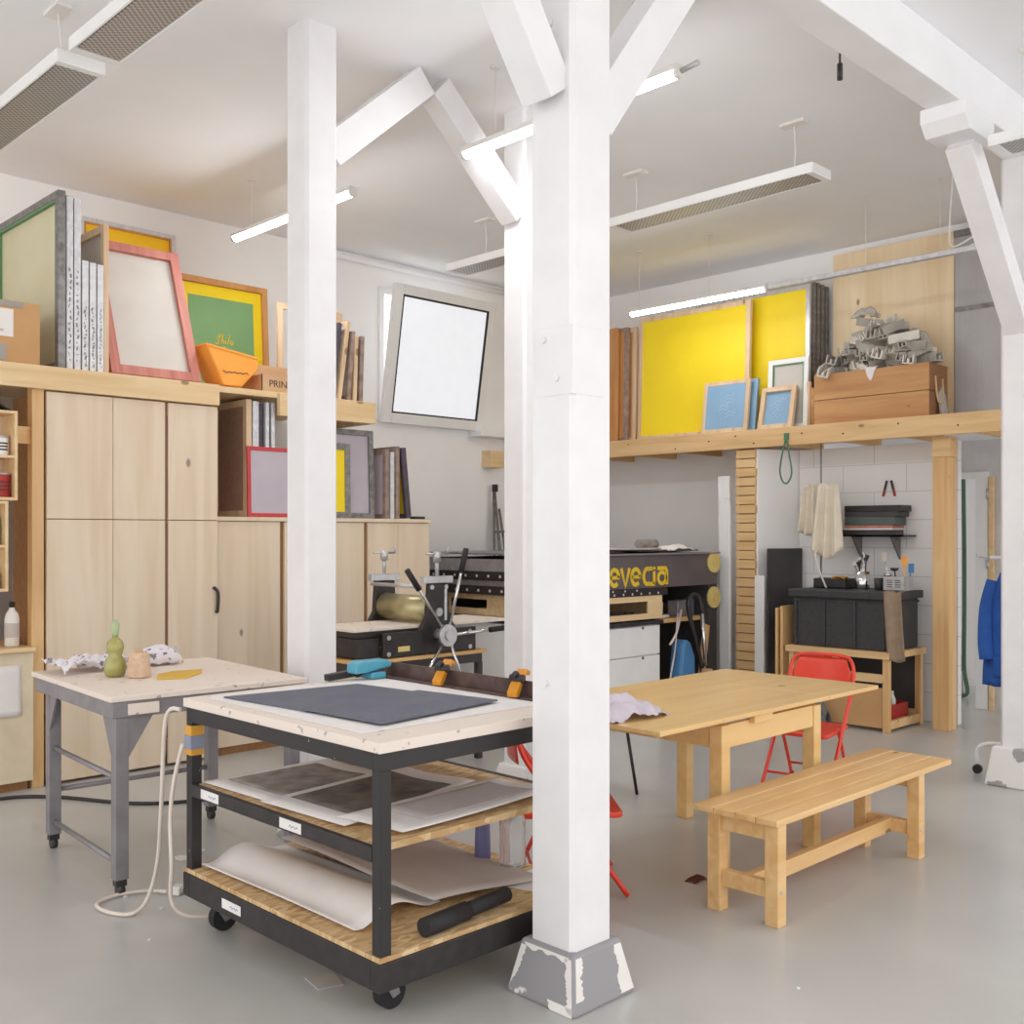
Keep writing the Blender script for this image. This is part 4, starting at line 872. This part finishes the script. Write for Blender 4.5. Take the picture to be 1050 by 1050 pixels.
# side bench and clutter
sb = thing('side_bench', 'narrow wooden side bench cluttered with parts right of the plan chest', 'bench', (7.9, 6.0, 0), world=True)
B().bx(7.50, 8.195, 5.78, 6.4, .82, .86).obj('top', PINE, sb, .003)
B().bx(7.50, 7.55, 6.3, 6.38, 0, .82).bx(8.14, 8.19, 6.3, 6.38, 0, .82).bx(7.50, 7.54, 5.80, 5.86, 0, .82).obj('legs', HARD, sb)
BZ = .861
tk = thing('squeeze_bottle', 'white bottle with red cap on the side bench', 'bottle', (7.72, 5.95, BZ), world=True)
B().lathe([(.05, 0), (.055, .01), (.055, .13), (.03, .16)], (7.72, 5.95, BZ + .0)).obj('body', PLASTIC_W, tk)
B().lathe([(.04, .16), (.04, .21), (.03, .215)], (7.72, 5.95, BZ)).obj('cap', REDP, tk)
for lab, x_, y_, s_, m_ in (('grey power tool body on the side bench', 7.95, 5.88, (.22, .12, .15), STEEL), ('lilac plastic part at the bench front', 7.68, 5.84, (.15, .05, .03), PLASTIC_W), ('blue-grey motor block at the bench right', 8.08, 5.86, (.1, .08, .16), mat('slate_plastic', rgb(96, 104, 130), .5))):
    B().box((x_, y_, BZ + s_[2] / 2), s_, (0, 0, .15)).obj('machine_part', m_, label=lab, cat='tool', bevel=.015)
B().bx(7.55, 8.1, 6.1, 6.35, BZ, BZ + .10).obj('parts_box', HARD, label='dark low box at the back of the side bench', cat='box', bevel=.004)
vc = thing('vacuum_cleaner', 'blue vacuum cleaner with chrome tube and black hose beside the side bench', 'vacuum cleaner', (7.75, 5.68, 0), world=True)
P = [(7.60, .27), (7.64, .24), (7.80, .25), (7.84, .30), (7.83, .52), (7.76, .66), (7.69, .68), (7.65, .64)]
B().prism(P, 'xz', 5.60, 5.74).obj('body', BLUE_B, vc, .03)
B().bx(7.62, 7.84, 5.58, 5.76, .02, .24).obj('base', DARKB, vc, .02)
B().tube([(7.78, 5.62, .15), (7.98, 5.6, .2), (7.94, 5.62, .45), (7.82, 5.62, .75), (7.76, 5.63, .98), (7.82, 5.63, 1.07), (7.91, 5.62, 1.04), (7.94, 5.6, .90)], .022).obj('hose', BLACK, vc)
B().cyl((7.93, 5.60, .90), (7.96, 5.58, .42), .018).obj('chrome_tube', CHROME, vc)
B().box((7.95, 5.56, .34), (.10, .06, .12), (0, .1, 0)).obj('floor_head', CARD_P, vc, .01)
B().bar((7.98, 5.66, .15), (8.14, 5.70, .78), .09, .02, up=(0, 1, 0)).obj('pine_plank', PINE_Z, label='short plank leaning right of the vacuum cleaner', cat='board', bevel=.002)
B().tube([(7.78, 5.76, .90), (7.66, 5.68, .82), (7.62, 5.67, .6), (7.55, 5.66, .4), (7.50, 5.66, .2), (7.49, 5.66, .02)], .007).tube([(7.86, 5.78, .93), (7.66, 5.68, .75), (7.53, 5.66, .64)], .011).obj('electric_cable', CABLE_W, label='white cords hanging in front of the side bench', cat='cable')

# ------------------------------------------------------------------ etching press on its table
pt = thing('press_table', 'wooden-topped table with a dark metal frame under the etching press', 'table', (4.4, 5.7, 0), world=True)
B().bx(4.06, 5.20, 5.55, 6.35, .765, .79).obj('top', PINE, pt, .003)
B().bx(4.08, 5.17, 5.57, 5.60, .70, .764).bx(4.08, 5.17, 6.30, 6.33, .70, .764).bx(4.08, 4.11, 5.6, 6.3, .70, .764).bx(5.14, 5.17, 5.6, 6.3, .70, .764).obj('apron', STEEL_D, pt, .002)
for x, y in ((4.08, 5.57), (5.13, 5.57), (4.08, 6.29), (5.13, 6.29)):
    B().bx(x, x + .045, y, y + .045, 0, .70).obj('leg', STEEL_D, pt, .002)
pr = thing('etching_press', 'black and steel etching press with a five-spoked hand wheel', 'press', (4.5, 5.8, .79), world=True)
B().bx(4.270, 5.100, 5.56, 5.59, .795, .96).bx(4.270, 5.100, 6.17, 6.20, .795, .96).bx(4.10, 4.270, 5.60, 6.16, .80, .93).obj('base', BLACK, pr, .006)
for y0, y1 in ((5.56, 5.60), (6.16, 6.20)):
    B().prism([(4.580, .95), (4.650, 1.06), (4.665, 1.28), (4.835, 1.28), (4.850, 1.06), (4.920, .95)], 'xz', y0, y1).obj('side_plate', BLACK, pr, .006)
    B().bx(4.620, 4.880, y0 - .005, y1 + .005, 1.281, 1.33).obj('cap_bar', ALU, pr, .004)
    B().cyl((4.750, (y0 + y1) / 2, 1.33), (4.750, (y0 + y1) / 2, 1.46), .014).cyl((4.750, (y0 + y1) / 2, 1.43), (4.750, (y0 + y1) / 2, 1.50), .028).cyl((4.650, (y0 + y1) / 2, 1.485), (4.850, (y0 + y1) / 2, 1.485), .008).cyl((4.850, (y0 + y1) / 2, 1.485), (4.850, (y0 + y1) / 2, 1.53), .008).obj('pressure_screw', ALU, pr)
B().cyl((4.750, 5.605, 1.095), (4.750, 6.155, 1.095), .095, n=32).obj('roller', mat('roller_steel', rgb(190, 180, 140), .35, .6, c2=rgb(170, 160, 120)), pr)
B().cyl((4.620, 5.60, 1.26), (4.620, 6.16, 1.26), .014).obj('tie_rod', ALU, pr)
B().bx(4.07, 5.50, 5.62, 6.14, .975, .992).obj('bed', STAIN, pr, .002)
B().bx(4.10, 4.520, 5.63, 6.13, .935, .972).obj('bed_frame', BLACK, pr)
for x, z in ((4.310, .93), (4.310, .82), (5.040, .93), (5.040, .82), (4.685, 1.255), (4.815, 1.255), (4.750, 1.08)):
    B().cyl((x, 5.552, z), (x, 5.56, z), .016 if z != 1.08 else .03, n=12).obj('bolt', ALU, pr)
B().bx(4.390, 4.490, 5.557, 5.56, .83, .865).obj('maker_plate', mat('yellow_plate', rgb(226, 206, 130), .5), pr)
B().bx(4.800, 4.820, 5.555, 5.56, 1.02, 1.24).obj('scale_strip', ALU_W, pr)
hx, hy, hz_ = 4.740, 5.44, .925
hub = B().cyl((hx, hy, hz_), (hx, hy + .03, hz_), .075, n=28).cyl((hx, hy + .03, hz_), (hx, 5.56, hz_), .04).cyl((hx, hy - .015, hz_), (hx, hy, hz_), .035).obj('wheel_hub', ALU, pr)
for ang, L_ in ((74, .60), (128, .56), (2, .55), (232, .52), (-66, .50)):
    ca, sa = math.cos(R(ang)), math.sin(R(ang))
    sp_ = B().cyl((hx + .06 * ca, hy + .015, hz_ + .06 * sa), (hx + L_ * ca, hy + .015, hz_ + L_ * sa), .011, n=10).obj('spoke', CHROME, pr)
    B().cyl((hx + (L_ - .15) * ca, hy + .015, hz_ + (L_ - .15) * sa), (hx + (L_ + .02) * ca, hy + .015, hz_ + (L_ + .02) * sa), .02, n=12).obj('grip', RUBBER, sp_)

# ------------------------------------------------------------------ steel work table
st = thing('steel_table', 'grey steel work table on small castors left of the print trolley', 'table', (2.06, 5.70, 0), rz=R(-4))
# local: x right along 0..1.0 , y toward viewer is negative
W_, D_ = .98, 1.16
B().bx(0, W_, -D_, 0, .875, .90).obj('top', STAIN, st, .003)
B().bx(.012, W_ - .012, -D_ + .012, -.012, .80, .874).obj('apron', STEEL, st, .004)
legs = [(.03, -D_ + .02), (.03, -.20), (W_ - .09, -D_ + .02), (W_ - .09, -.20)]
for x, y in legs:
    lo = B().bx(x, x + .06, y, y + .06, .075, .80).obj('leg', STEEL, st, .003)
    B().cyl((x + .015, y + .03, .028), (x + .045, y + .03, .028), .028).bx(x + .005, x + .055, y + .01, y + .05, .045, .076).obj('castor', STEEL_D, lo)
B().prism([(-D_ + .08, .80), (-D_ + .19, .80), (-D_ + .08, .62)], 'yz', .032, .042).obj('gusset', STEEL, st)
B().prism([(-.20, .80), (-.31, .80), (-.20, .62)], 'yz', .032, .042).obj('gusset', STEEL, st)
B().prism([(.09, .80), (.20, .80), (.09, .62)], 'xz', -D_ + .022, -D_ + .032).obj('gusset', STEEL, st)
B().cyl((.06, -D_ + .08, .52), (.06, -.20, .52), .013).cyl((.06, -D_ + .08, .14), (.06, -.20, .14), .013).cyl((W_ - .06, -D_ + .08, .14), (W_ - .06, -.20, .14), .013).cyl((.09, -.17, .3), (W_ - .09, -.17, .3), .013).obj('stretcher', STEEL, st)
B().bx(.08, .22, -D_ - .005, -D_ + .012, .812, .862).obj('drawer_front', STAIN, st, .003)
def on_st(lx, ly):
    a = R(-4); return (2.06 + lx * math.cos(a) - ly * math.sin(a), 5.70 + lx * math.sin(a) + ly * math.cos(a))
TZ2 = .901
cl = B().sheet(lambda u, v: (2.10 + .42 * u, 5.36 + .30 * v + .10 * u, TZ2 + .010 + .030 * abs(math.sin(6 * u + 2 * v)) + .024 * abs(math.sin(11 * v + 5 * u)) + .014 * abs(math.sin(19 * u - 7 * v))), 34, 24, .006)
cl.obj('cloth_pile', CLOTH_P, label='rumpled pale patterned cloth spread at the left end of the steel table', cat='cloth')
B().sheet(lambda u, v: (2.56 + .22 * u, 5.43 + .16 * v, TZ2 + .008 + .085 * math.sin(PI * min(1, max(0, u))) ** .4 * math.sin(PI * v) ** .4 + .012 * abs(math.sin(9 * u + 5 * v)) + .008 * abs(math.sin(17 * v))), 26, 20, .006).obj('folded_cloth', CLOTH_P, label='folded patterned cloth bundle behind the twine spool', cat='cloth')
gx, gy = 2.29, 5.20
gv = thing('gourd_bottle', 'olive green double-bulb glass bottle with a stub neck on the steel table', 'bottle', (gx, gy, TZ2), world=True)
B().lathe([(.035, 0), (.05, .01), (.056, .045), (.048, .085), (.032, .105), (.040, .13), (.044, .15), (.036, .178), (.018, .195), (.015, .20)], (gx, gy, TZ2)).obj('body', GOURD, gv)
B().lathe([(.014, .20), (.019, .22), (.022, .26), (.016, .275), (.006, .285)], (gx, gy, TZ2)).obj('stopper', mat('pale_green_glass', rgb(168, 184, 140), .3), gv)
sx_, sy_ = 2.36, 5.08
spl = thing('twine_spool', 'cone of beige twine on the steel table', 'spool', (sx_, sy_, TZ2), world=True)
prof = [(.050, 0), (.058, .006)] + [(.058 - .010 * k / 18 + (.0015 if k % 2 else 0), .01 + .11 * k / 18) for k in range(19)] + [(.03, .126)]
B().lathe(prof, (sx_, sy_, TZ2)).obj('twine', TWINE, spl)
B().lathe([(.02, .12), (.02, .135), (.015, .135)], (sx_, sy_, TZ2)).obj('core', CARD, spl)
gl = B().lathe([(.03, 0), (.035, .003), (.038, .09), (.035, .09), (.032, .008), (.0, .006)], (2.76, 5.52, TZ2)); gl.obj('drinking_glass', GLASSM, label='clear drinking glass near the back of the steel table', cat='glass')
B().prism([(2.38, 4.93), (2.50, 4.86), (2.66, 5.0), (2.73, 5.13), (2.58, 5.16), (2.47, 5.10)], 'xy', TZ2, TZ2 + .004).obj('yellow_paper', mat('mustard_paper', rgb(224, 182, 70), .7), label='torn mustard yellow paper on the steel table', cat='paper')

# ------------------------------------------------------------------ print trolley
tx0, tx1, ty0, ty1 = 2.06, 3.09, 2.70, 4.00
tr = thing('print_trolley', 'black steel print trolley on castors with two shelves behind the nearest column', 'trolley', (2.57, 3.35, 0), world=True)
B().bx(tx0 - .01, tx1 + .01, ty0 - .01, ty1 + .01, .915, .95).obj('top_board', STAIN, tr, .003)
pz = .045
b = B()
for z0, z1 in ((.855, .914),):
    b.bx(tx0, tx1, ty0, ty0 + .04, z0, z1).bx(tx0, tx1, ty1 - .04, ty1, z0, z1).bx(tx0, tx0 + .04, ty0 + .04, ty1 - .04, z0, z1).bx(tx1 - .04, tx1, ty0 + .04, ty1 - .04, z0, z1)
b.obj('top_frame', BLACK_SP, tr, .002)
for x in (tx0, tx1 - pz):
    for y in (ty0, ty1 - pz):
        B().bx(x, x + pz, y, y + pz, .24, .855).obj('post', BLACK_SP, tr, .002)
b = B().bx(tx0 - .003, tx0 + .02, ty0 + pz, ty1 - pz, .555, .605)
b.obj('shelf_rail', BLACK, tr, .002)
B().bx(tx1 - .02, tx1 + .003, ty0 + pz, ty1 - pz, .575, .605).obj('shelf_rail', BLACK, tr, .002)
B().bx(tx0 + .021, tx1 - .021, ty0 + .05, ty1 - .05, .578, .602).obj('shelf_board', OSB, tr, .001)
b = B().bx(tx0 - .01, tx1 + .01, ty0 - .01, ty0 + .04, .145, .238).bx(tx0 - .01, tx1 + .01, ty1 - .04, ty1 + .01, .145, .238).bx(tx0 - .01, tx0 + .04, ty0 + .04, ty1 - .04, .145, .238).bx(tx1 - .04, tx1 + .01, ty0 + .04, ty1 - .04, .145, .238)
b.obj('base_frame', BLACK, tr, .003)
B().bx(tx0 - .005, tx1 + .005, ty0 - .005, ty1 + .005, .239, .256).obj('base_board', OSB, tr, .001)
for (x, y) in ((2.19, 2.86), (2.14, 3.90), (2.98, 2.86), (2.98, 3.90)):
    cs = B().bx(x - .035, x + .035, y - .035, y + .035, .128, .145).prism([(x - .03, .13), (x + .03, .13), (x + .055, .05), (x + .025, .04)], 'xz', y - .03, y - .024).prism([(x - .03, .13), (x + .03, .13), (x + .055, .05), (x + .025, .04)], 'xz', y + .024, y + .03).obj('castor', STEEL, tr)
    B().cyl((x + .03, y - .021, .055), (x + .03, y + .021, .055), .055, n=24).obj('wheel', RUBBER, cs)
for (y, z) in ((3.80, .58), (3.22, .58), (3.62, .19)):
    xx = tx0 - .004 if z > .4 else tx0 - .011
    t_ = B().bx(xx - .0015, xx, y - .07, y + .07, z - .017, z + .020).obj('shelf_label', PAPER, tr)
    q = [(y - .05 + .1 * i / 12, z + .005 * math.sin(i * 2.3)) for i in range(8)]
    B().ribbon(q, .003, xx - .0022, xx - .0012, 'yz').obj('pen_mark', INKBLUE, t_)
B().bx(tx0 - .004, tx0 + .05, ty1 - .05, ty1 + .004, .72, .84).obj('orange_tape', OTAPE, tr)
B().bx(tx0 - .007, tx0 + .053, ty1 - .053, ty1 + .007, .745, .80).obj('blue_tape', mat('grey_blue_tape', rgb(140, 146, 168), .5), tr)
# things on the trolley top
def mat_sheet(b, poly, z): return b.prism(poly, 'xy', z, z + .006)
B().bx(2.11, 2.98, 2.86, 3.93, .951, .9545).obj('base_paper', PAPER, label='white paper lining the trolley top under the grey mats', cat='paper')
mat_sheet(B(), [(2.15, 3.86), (2.20, 3.33), (2.80, 3.40), (2.76, 3.78)], .9555).obj('grey_mat', MAT_B, label='grey-blue rubber mat on the trolley top, left one underneath', cat='mat', bevel=.001)
mat_sheet(B(), [(2.19, 3.36), (2.22, 2.90), (2.86, 2.99), (2.80, 3.41)], .9625).obj('grey_mat', MAT_B, label='grey-blue rubber mat on the trolley top, right one overlapping', cat='mat', bevel=.001)
ab = thing('angle_bar', 'rusty steel angle bar along the far side of the trolley top', 'angle bar', (3.04, 3.4, .951), world=True)
B().bx(3.00, 3.06, 2.72, 3.97, .951, .958).bx(3.052, 3.06, 2.72, 3.97, .958, 1.02).obj('angle', mat('rusty_steel', rgb(112, 90, 84), .55, .3, c2=rgb(84, 66, 62), scale=12), ab, .001)
for k, (y, lab) in enumerate(((3.52, 'yellow spring clip on the angle bar near its middle'), (3.05, 'yellow spring clip on the angle bar next to the nearest column'))):
    c_ = thing('spring_clip', lab, 'clamp', (3.03, y, .959), rz=R(20))
    B().prism([(-.055, 0), (-.03, .0), (.0, .04), (.05, .085), (.075, .075), (.085, .09), (.05, .105), (-.02, .06), (-.06, .02)], 'xz', -.022, .022).obj('jaw', AMBER, c_, .004)
    B().cyl((-.005, -.03, .07), (-.005, .03, .07), .018).tube([(-.05, 0, .08), (-.02, 0, .095), (.01, 0, .075)], .01).obj('spring', STEEL_D, c_)
gn = thing('tape_gun', 'teal clamp handle at the left end of the angle bar', 'clamp', (3.0, 3.85, .951), world=True)
B().prism([(2.82, .985), (2.825, 1.03), (2.86, 1.042), (3.00, 1.04), (3.03, 1.022), (3.02, 1.003), (2.96, .998), (2.90, .988)], 'xz', 3.875, 3.955).obj('handle', TEAL, gn, .008)
B().bx(2.90, 2.98, 3.86, 3.95, .9585, .987).obj('foot', TEAL, gn, .006)
B().bar((2.72, 3.965, .972), (2.99, 3.96, .99), .04, .03).obj('bar', BLACK, gn, .004)
# middle shelf prints
for lab, pts, z, m_ in (('pale sheet with dark landscape print, left on the trolley middle shelf', [(2.10, 3.94), (2.12, 3.46), (2.72, 3.50), (2.70, 3.93)], .604, PAPER),
                        ('sheet with large dark print in the centre of the middle shelf', [(2.09, 3.48), (2.12, 2.98), (2.86, 3.12), (2.84, 3.56)], .610, PAPER),
                        ('blank grey-white sheet at the right of the middle shelf', [(2.16, 3.08), (2.20, 2.76), (3.0, 2.79), (2.96, 3.10)], .617, PAPER)):
    t_ = thing('print_sheet', lab, 'print', (pts[0][0], pts[0][1], z), world=True)
    def fn(u, v, pts=pts, z=z):
        a = Vector(pts[0]).lerp(Vector(pts[3]), u); b_ = Vector(pts[1]).lerp(Vector(pts[2]), u); p = a.lerp(b_, v)
        return (p.x, p.y, z + .004 + .006 * math.sin(3 * u + 5 * v) * u + .012 * (u - .3) ** 2)
    B().sheet(fn, 10, 10, .0025).obj('sheet', m_, t_)
    if 'blank' not in lab:
        def fi(u, v, fn=fn):
            p = fn(.14 + .72 * u, .1 + .8 * v); return (p[0], p[1], p[2] + .004)
        B().sheet(fi, 10, 10, .001).obj('printed_image', PRINT_M if 'landscape' in lab else PRINT_D, t_)
    else:
        def fi(u, v, fn=fn):
            p = fn(.2 + .7 * u, .12 + .7 * v); return (p[0], p[1], p[2] + .004)
        B().sheet(fi, 8, 8, .001).obj('printed_image', mat('faint_grey_print', rgb(196, 188, 188), .8), t_)
# lower deck
LB = .257
def roll_paper(u, v):
    y = 3.93 - 1.02 * v + .04 * u
    x = 2.09 + .42 * u
    z = LB + .006 + .055 * math.sin(PI * min(1, u * 1.1)) ** 2 + (.0 if u > .12 else (.12 - u) * .12)
    return (x + .02 * math.sin(2 * v), y, z)
B().sheet(roll_paper, 20, 14, .003).obj('curled_paper', PAPER, label='long white curled paper along the front of the trolley lower deck', cat='paper')
B().sheet(lambda u, v: (2.44 + .56 * u, 3.90 - 1.02 * v - .02 * u, LB + .008 + .055 * math.cos(u * 1.4) ** 2 * (1 - .25 * v) + .006 * math.sin(6 * v)), 14, 14, .003).obj('kraft_paper', PAPER_G, label='grey-brown paper sheet behind the white one on the lower deck', cat='paper')
B().prism([(2.80, 2.98), (2.86, 2.80), (3.06, 2.82), (3.05, 2.98)], 'xy', LB, LB + .004).obj('paper_scrap', PAPER, label='small white paper at the right rear of the lower deck', cat='paper')
by = thing('black_tube', 'short black rubber cylinder with a stepped end on the lower deck', 'tube', (2.5, 2.77, LB), world=True)
B().cyl((2.27, 2.735, LB + .034), (2.48, 2.755, LB + .034), .033, n=20).obj('thick_end', RUBBER, by)
B().cyl((2.48, 2.755, LB + .034), (2.70, 2.775, LB + .036), .027, n=20).obj('thin_end', RUBBER, by)
wbz = thing('water_bottle', 'large clear plastic bottle at the rear of the lower deck', 'bottle', (3.0, 3.06, LB), world=True)
B().lathe([(.05, 0), (.055, .01), (.053, .05), (.055, .06), (.053, .12), (.055, .13), (.055, .19), (.03, .235), (.014, .25), (.014, .262)], (3.03, 3.08, LB)).obj('body', PLASTIC_C, wbz)
B().lathe([(.017, .262), (.017, .285), (.01, .287)], (3.03, 3.08, LB)).obj('cap', REDP, wbz)
B().lathe([(.0345, 0), (.0345, .005), (.03, .17), (.01, .2), (.01, .215)], (3.01, 3.24, LB)).obj('violet_bottle', mat('violet_plastic', rgb(104, 104, 150), .4), label='slim violet bottle beside the large clear one', cat='bottle')

# ------------------------------------------------------------------ folding chairs
def folding_chair(label, loc, rz):
    # local: faces -x, width along y
    t = thing('folding_chair', label, 'chair', loc, rz=rz, group='red folding chairs')
    hw = .215
    # seat
    b = B(); n = 12
    poly = []
    for (cx_, cy_, a0) in ((-.21, -.165, 180), (.19, -.155, 270), (.19, .155, 0), (-.21, .165, 90)):
        for k in range(5):
            a = R(a0 + 90 * k / 4); poly.append((cx_ + .035 * math.cos(a), cy_ + .035 * math.sin(a)))
    b.prism(poly, 'xy', .352, .38); b.obj('seat', RED, t, .008)
    # backrest, slightly curved panel in a tube hoop leaning back
    def bp(u, v): # u along y, v up
        y = (u - .5) * .40; z = .60 + .205 * v
        rr_ = 1 - .16 * max(0, v - .6) / .4 * (abs(2 * u - 1) ** 6)
        return (.215 + .10 * (z - .45) + .03 * (1 - (2 * u - 1) ** 2) - .0, y * rr_, z - .03 * v * abs(2 * u - 1) ** 6)
    B().sheet(bp, 16, 8, .004).obj('backrest', RED, t)
    # hoop: from front feet up the back
    pts = []
    for s_ in (-1,):
        pts = [(-.26, -hw, .012), (-.05, -hw, .30), (.17, -hw, .58), (.23, -hw, .70), (.255, -hw + .02, .78), (.262, -hw + .07, .815), (.268, 0, .822), (.262, hw - .07, .815), (.255, hw - .02, .78), (.23, hw, .70), (.17, hw, .58), (-.05, hw, .30), (-.26, hw, .012)]
    B().tube(pts, .0125, n=10).obj('front_leg_hoop', RED, t)
    for s_ in (-1, 1):
        lg = B().tube([(.20, s_ * (hw - .025), .012), (.08, s_ * (hw - .025), .24), (-.01, s_ * (hw - .025), .385)], .011, n=10).obj('rear_leg', RED, t)
        B().cyl((.205, s_ * (hw - .025), 0), (.195, s_ * (hw - .025), .03), .015, n=10).obj('rubber_foot', RUBBER, lg)
    B().cyl((-.195, -hw, .10), (-.195, hw, .10), .008, n=8).cyl((.155, -hw + .025, .10), (.155, hw - .025, .10), .008, n=8).obj('stretcher', RED, t)
    return t
folding_chair('red folding chair at the end of the wooden table', (6.116, 3.486, 0), R(10))
folding_chair('orange-red folding chair almost hidden behind the nearest column', (3.58, 3.30, 0), R(140))
bs = thing('black_stool', 'thin black metal stool under the wooden table by the column', 'stool', (4.97, 4.25, 0), world=True)
B().lathe([(.17, 0), (.18, .006), (.18, .03), (.15, .04)], (4.98, 4.27, .45)).obj('seat', DARKB, bs)
for a in (45, 135, 225, 315):
    ca, sa = math.cos(R(a)), math.sin(R(a))
    B().cyl((4.98 + .22 * ca, 4.27 + .22 * sa, 0), (4.98 + .15 * ca, 4.27 + .15 * sa, .45), .010, n=8).obj('leg', BLACK, bs)

# ------------------------------------------------------------------ wooden table and bench
tb = thing('wooden_table', 'pale wooden extending table behind the pine bench', 'table', (4.55, 3.2, 0), world=True)
tz = .785
B().bx(4.02, 4.98, 2.72, 3.70, tz - .022, tz).obj('top', TABLE, tb, .003)
B().bx(3.55, 4.017, 2.72, 3.70, tz - .022, tz).obj('leaf', TABLE, tb, .003)
B().bx(4.983, 5.52, 2.72, 3.72, tz - .022, tz).obj('leaf', TABLE, tb, .003)
B().bx(3.62, 5.46, 2.79, 2.83, tz - .045, tz - .023).bx(3.62, 5.46, 3.59, 3.63, tz - .045, tz - .023).obj('slide_rail', TABLE, tb, .002)
for x in (4.06, 4.89):
    for y in (2.757, 3.56):
        B().bx(x, x + .07, y, y + .07, 0, tz - .046).obj('leg', TABLE, tb, .005)
B().bx(4.13, 4.89, 2.765, 2.785, .63, tz - .046).bx(4.13, 4.89, 3.60, 3.62, .63, tz - .046).bx(4.07, 4.09, 2.827, 3.56, .63, tz - .046).bx(4.93, 4.95, 2.827, 3.56, .63, tz - .046).obj('apron', TABLE, tb, .002)
B().bx(4.30, 4.46, 2.735, 2.765, .725, .762).obj('slide_block', TABLE, tb, .002)
B().sheet(crumple(3.72, 3.12, tz + .002, .20, .17, .085, 31, 2.2), 26, 26, .002).obj('plastic_bag', WASTE, label='crumpled pale plastic bag on the wooden table beside the column', cat='bag')
bn = thing('pine_bench', 'long pine bench with a slatted seat in front of the wooden table', 'bench', (4.6, 2.5, 0), world=True)
bz_ = .45
for k in range(4):
    y0 = 2.29 + k * .1045
    B().bx(3.765, 5.46, y0, y0 + .101, bz_ - .028, bz_).obj('seat_board', BENCH, bn, .004)
for x in (3.79, 5.10):
    for y in (2.30, 2.585):
        B().bx(x, x + .065, y, y + .065, 0, bz_ - .029).obj('leg', BENCH, bn, .004)
    B().bx(x + .015, x + .05, 2.365, 2.585, bz_ - .10, bz_ - .029).obj('end_rail', BENCH, bn, .002)
    B().bx(x + .015, x + .05, 2.365, 2.585, .11, .18).obj('end_stretcher', BENCH, bn, .002)
B().bx(3.84, 5.115, 2.45, 2.49, .11, .18).obj('long_stretcher', BENCH, bn, .003)
for xx in (3.82, 5.13):
    B().cyl((xx - .01, 2.297, .145), (xx - .01, 2.30, .145), .008, n=8).obj('bolt', CHROME, bn)

# ------------------------------------------------------------------ floor bits
B().tube([(1.4, 6.70, .012), (2.2, 6.74, .012), (2.50, 6.55, .012), (2.75, 6.1, .012), (2.98, 5.9, .012), (3.4, 5.75, .012), (3.9, 5.5, .012)], .011).obj('power_cable', CABLE_B, label='black power cable lying on the floor under the steel table', cat='cable')
wc = thing('white_cable', 'white extension cable looping from the trolley to the floor', 'cable', (2.0, 4.4, 0), world=True)
B().tube([(2.05, 4.03, .9), (2.02, 4.10, .86), (2.03, 4.16, .5), (2.05, 4.24, .22), (2.03, 4.30, .05), (1.96, 4.30, .012), (1.90, 4.40, .012), (1.91, 4.52, .012), (2.02, 4.57, .012), (2.14, 4.53, .012), (2.20, 4.45, .012)], .009).obj('cord', CABLE_W, wc)
B().tube([(2.05, 4.012, .76), (2.03, 4.05, .60), (2.02, 4.06, .45), (2.01, 4.03, .27), (2.02, 4.05, .12), (2.07, 4.03, .05), (2.18, 3.98, .03)], .009).obj('cord', CABLE_W, wc)
B().box((2.235, 4.42, .022), (.06, .045, .04), (0, 0, .6)).cyl((2.23, 4.42, .03), (2.27, 4.38, .03), .006).obj('plug', PLASTIC_W, wc, .006)
B().prism([(2.14, 3.26), (2.12, 3.14), (2.21, 3.11), (2.25, 3.23)], 'xy', .001, .004).obj('floor_paper', PAPER_G, label='small grey paper on the floor under the trolley front', cat='paper')
q = random.Random(77)
for (x, y, s_) in ((2.05, 4.55, .012), (2.1, 4.3, .012), (2.5, 4.9, .05), (2.62, 4.95, .04), (1.9, 4.0, .008), (3.35, 1.95, .008)):
    poly = [(x + s_ * math.cos(k * 1.05) * q.uniform(.6, 1.1), y + s_ * math.sin(k * 1.05) * q.uniform(.6, 1.1)) for k in range(6)]
    B().prism(poly, 'xy', .0008, .004).obj('paint_flake', WHITE, label='tiny white paint flake lying on the grey floor', cat='flake', group='white flakes on the floor')
B().sheet(crumple(4.06, 2.90, .001, .05, .03, .02, 2), 10, 10, .002).obj('dark_leaf', mat('dark_leaf', rgb(96, 40, 36), .7), label='dark shrivelled scrap by the table leg on the floor', cat='scrap')

# ------------------------------------------------------------------ light and camera
wd_ = bpy.data.worlds.new('daylight'); scn.world = wd_; wd_.use_nodes = True
bg = wd_.node_tree.nodes['Background']
bg.inputs['Color'].default_value = (1.0, 0.985, 0.965, 1); bg.inputs['Strength'].default_value = 1.6
scn.cycles.max_bounces = 14; scn.cycles.diffuse_bounces = 10; scn.cycles.glossy_bounces = 4

cam = bpy.data.cameras.new('camera'); co = bpy.data.objects.new('camera', cam); col.objects.link(co)
A = R(45.5)
fwd = Vector((math.cos(A), math.sin(A), 0)); 
co.location = (0, 0, 1.62)
co.rotation_euler = (R(90), 0, A - PI / 2)
cam.sensor_width = 36; cam.sensor_fit = 'HORIZONTAL'
cam.lens = 36 * 1075 / 1050
cam.shift_y = 23 / 1050
cam.clip_end = 100
scn.camera = co
vs_ = scn.view_settings
scn.display_settings.display_device = 'sRGB'
vs_.view_transform = 'Standard'; vs_.look = 'None'; vs_.gamma = 1.0; vs_.exposure = 0.24
vs_.use_curve_mapping = False
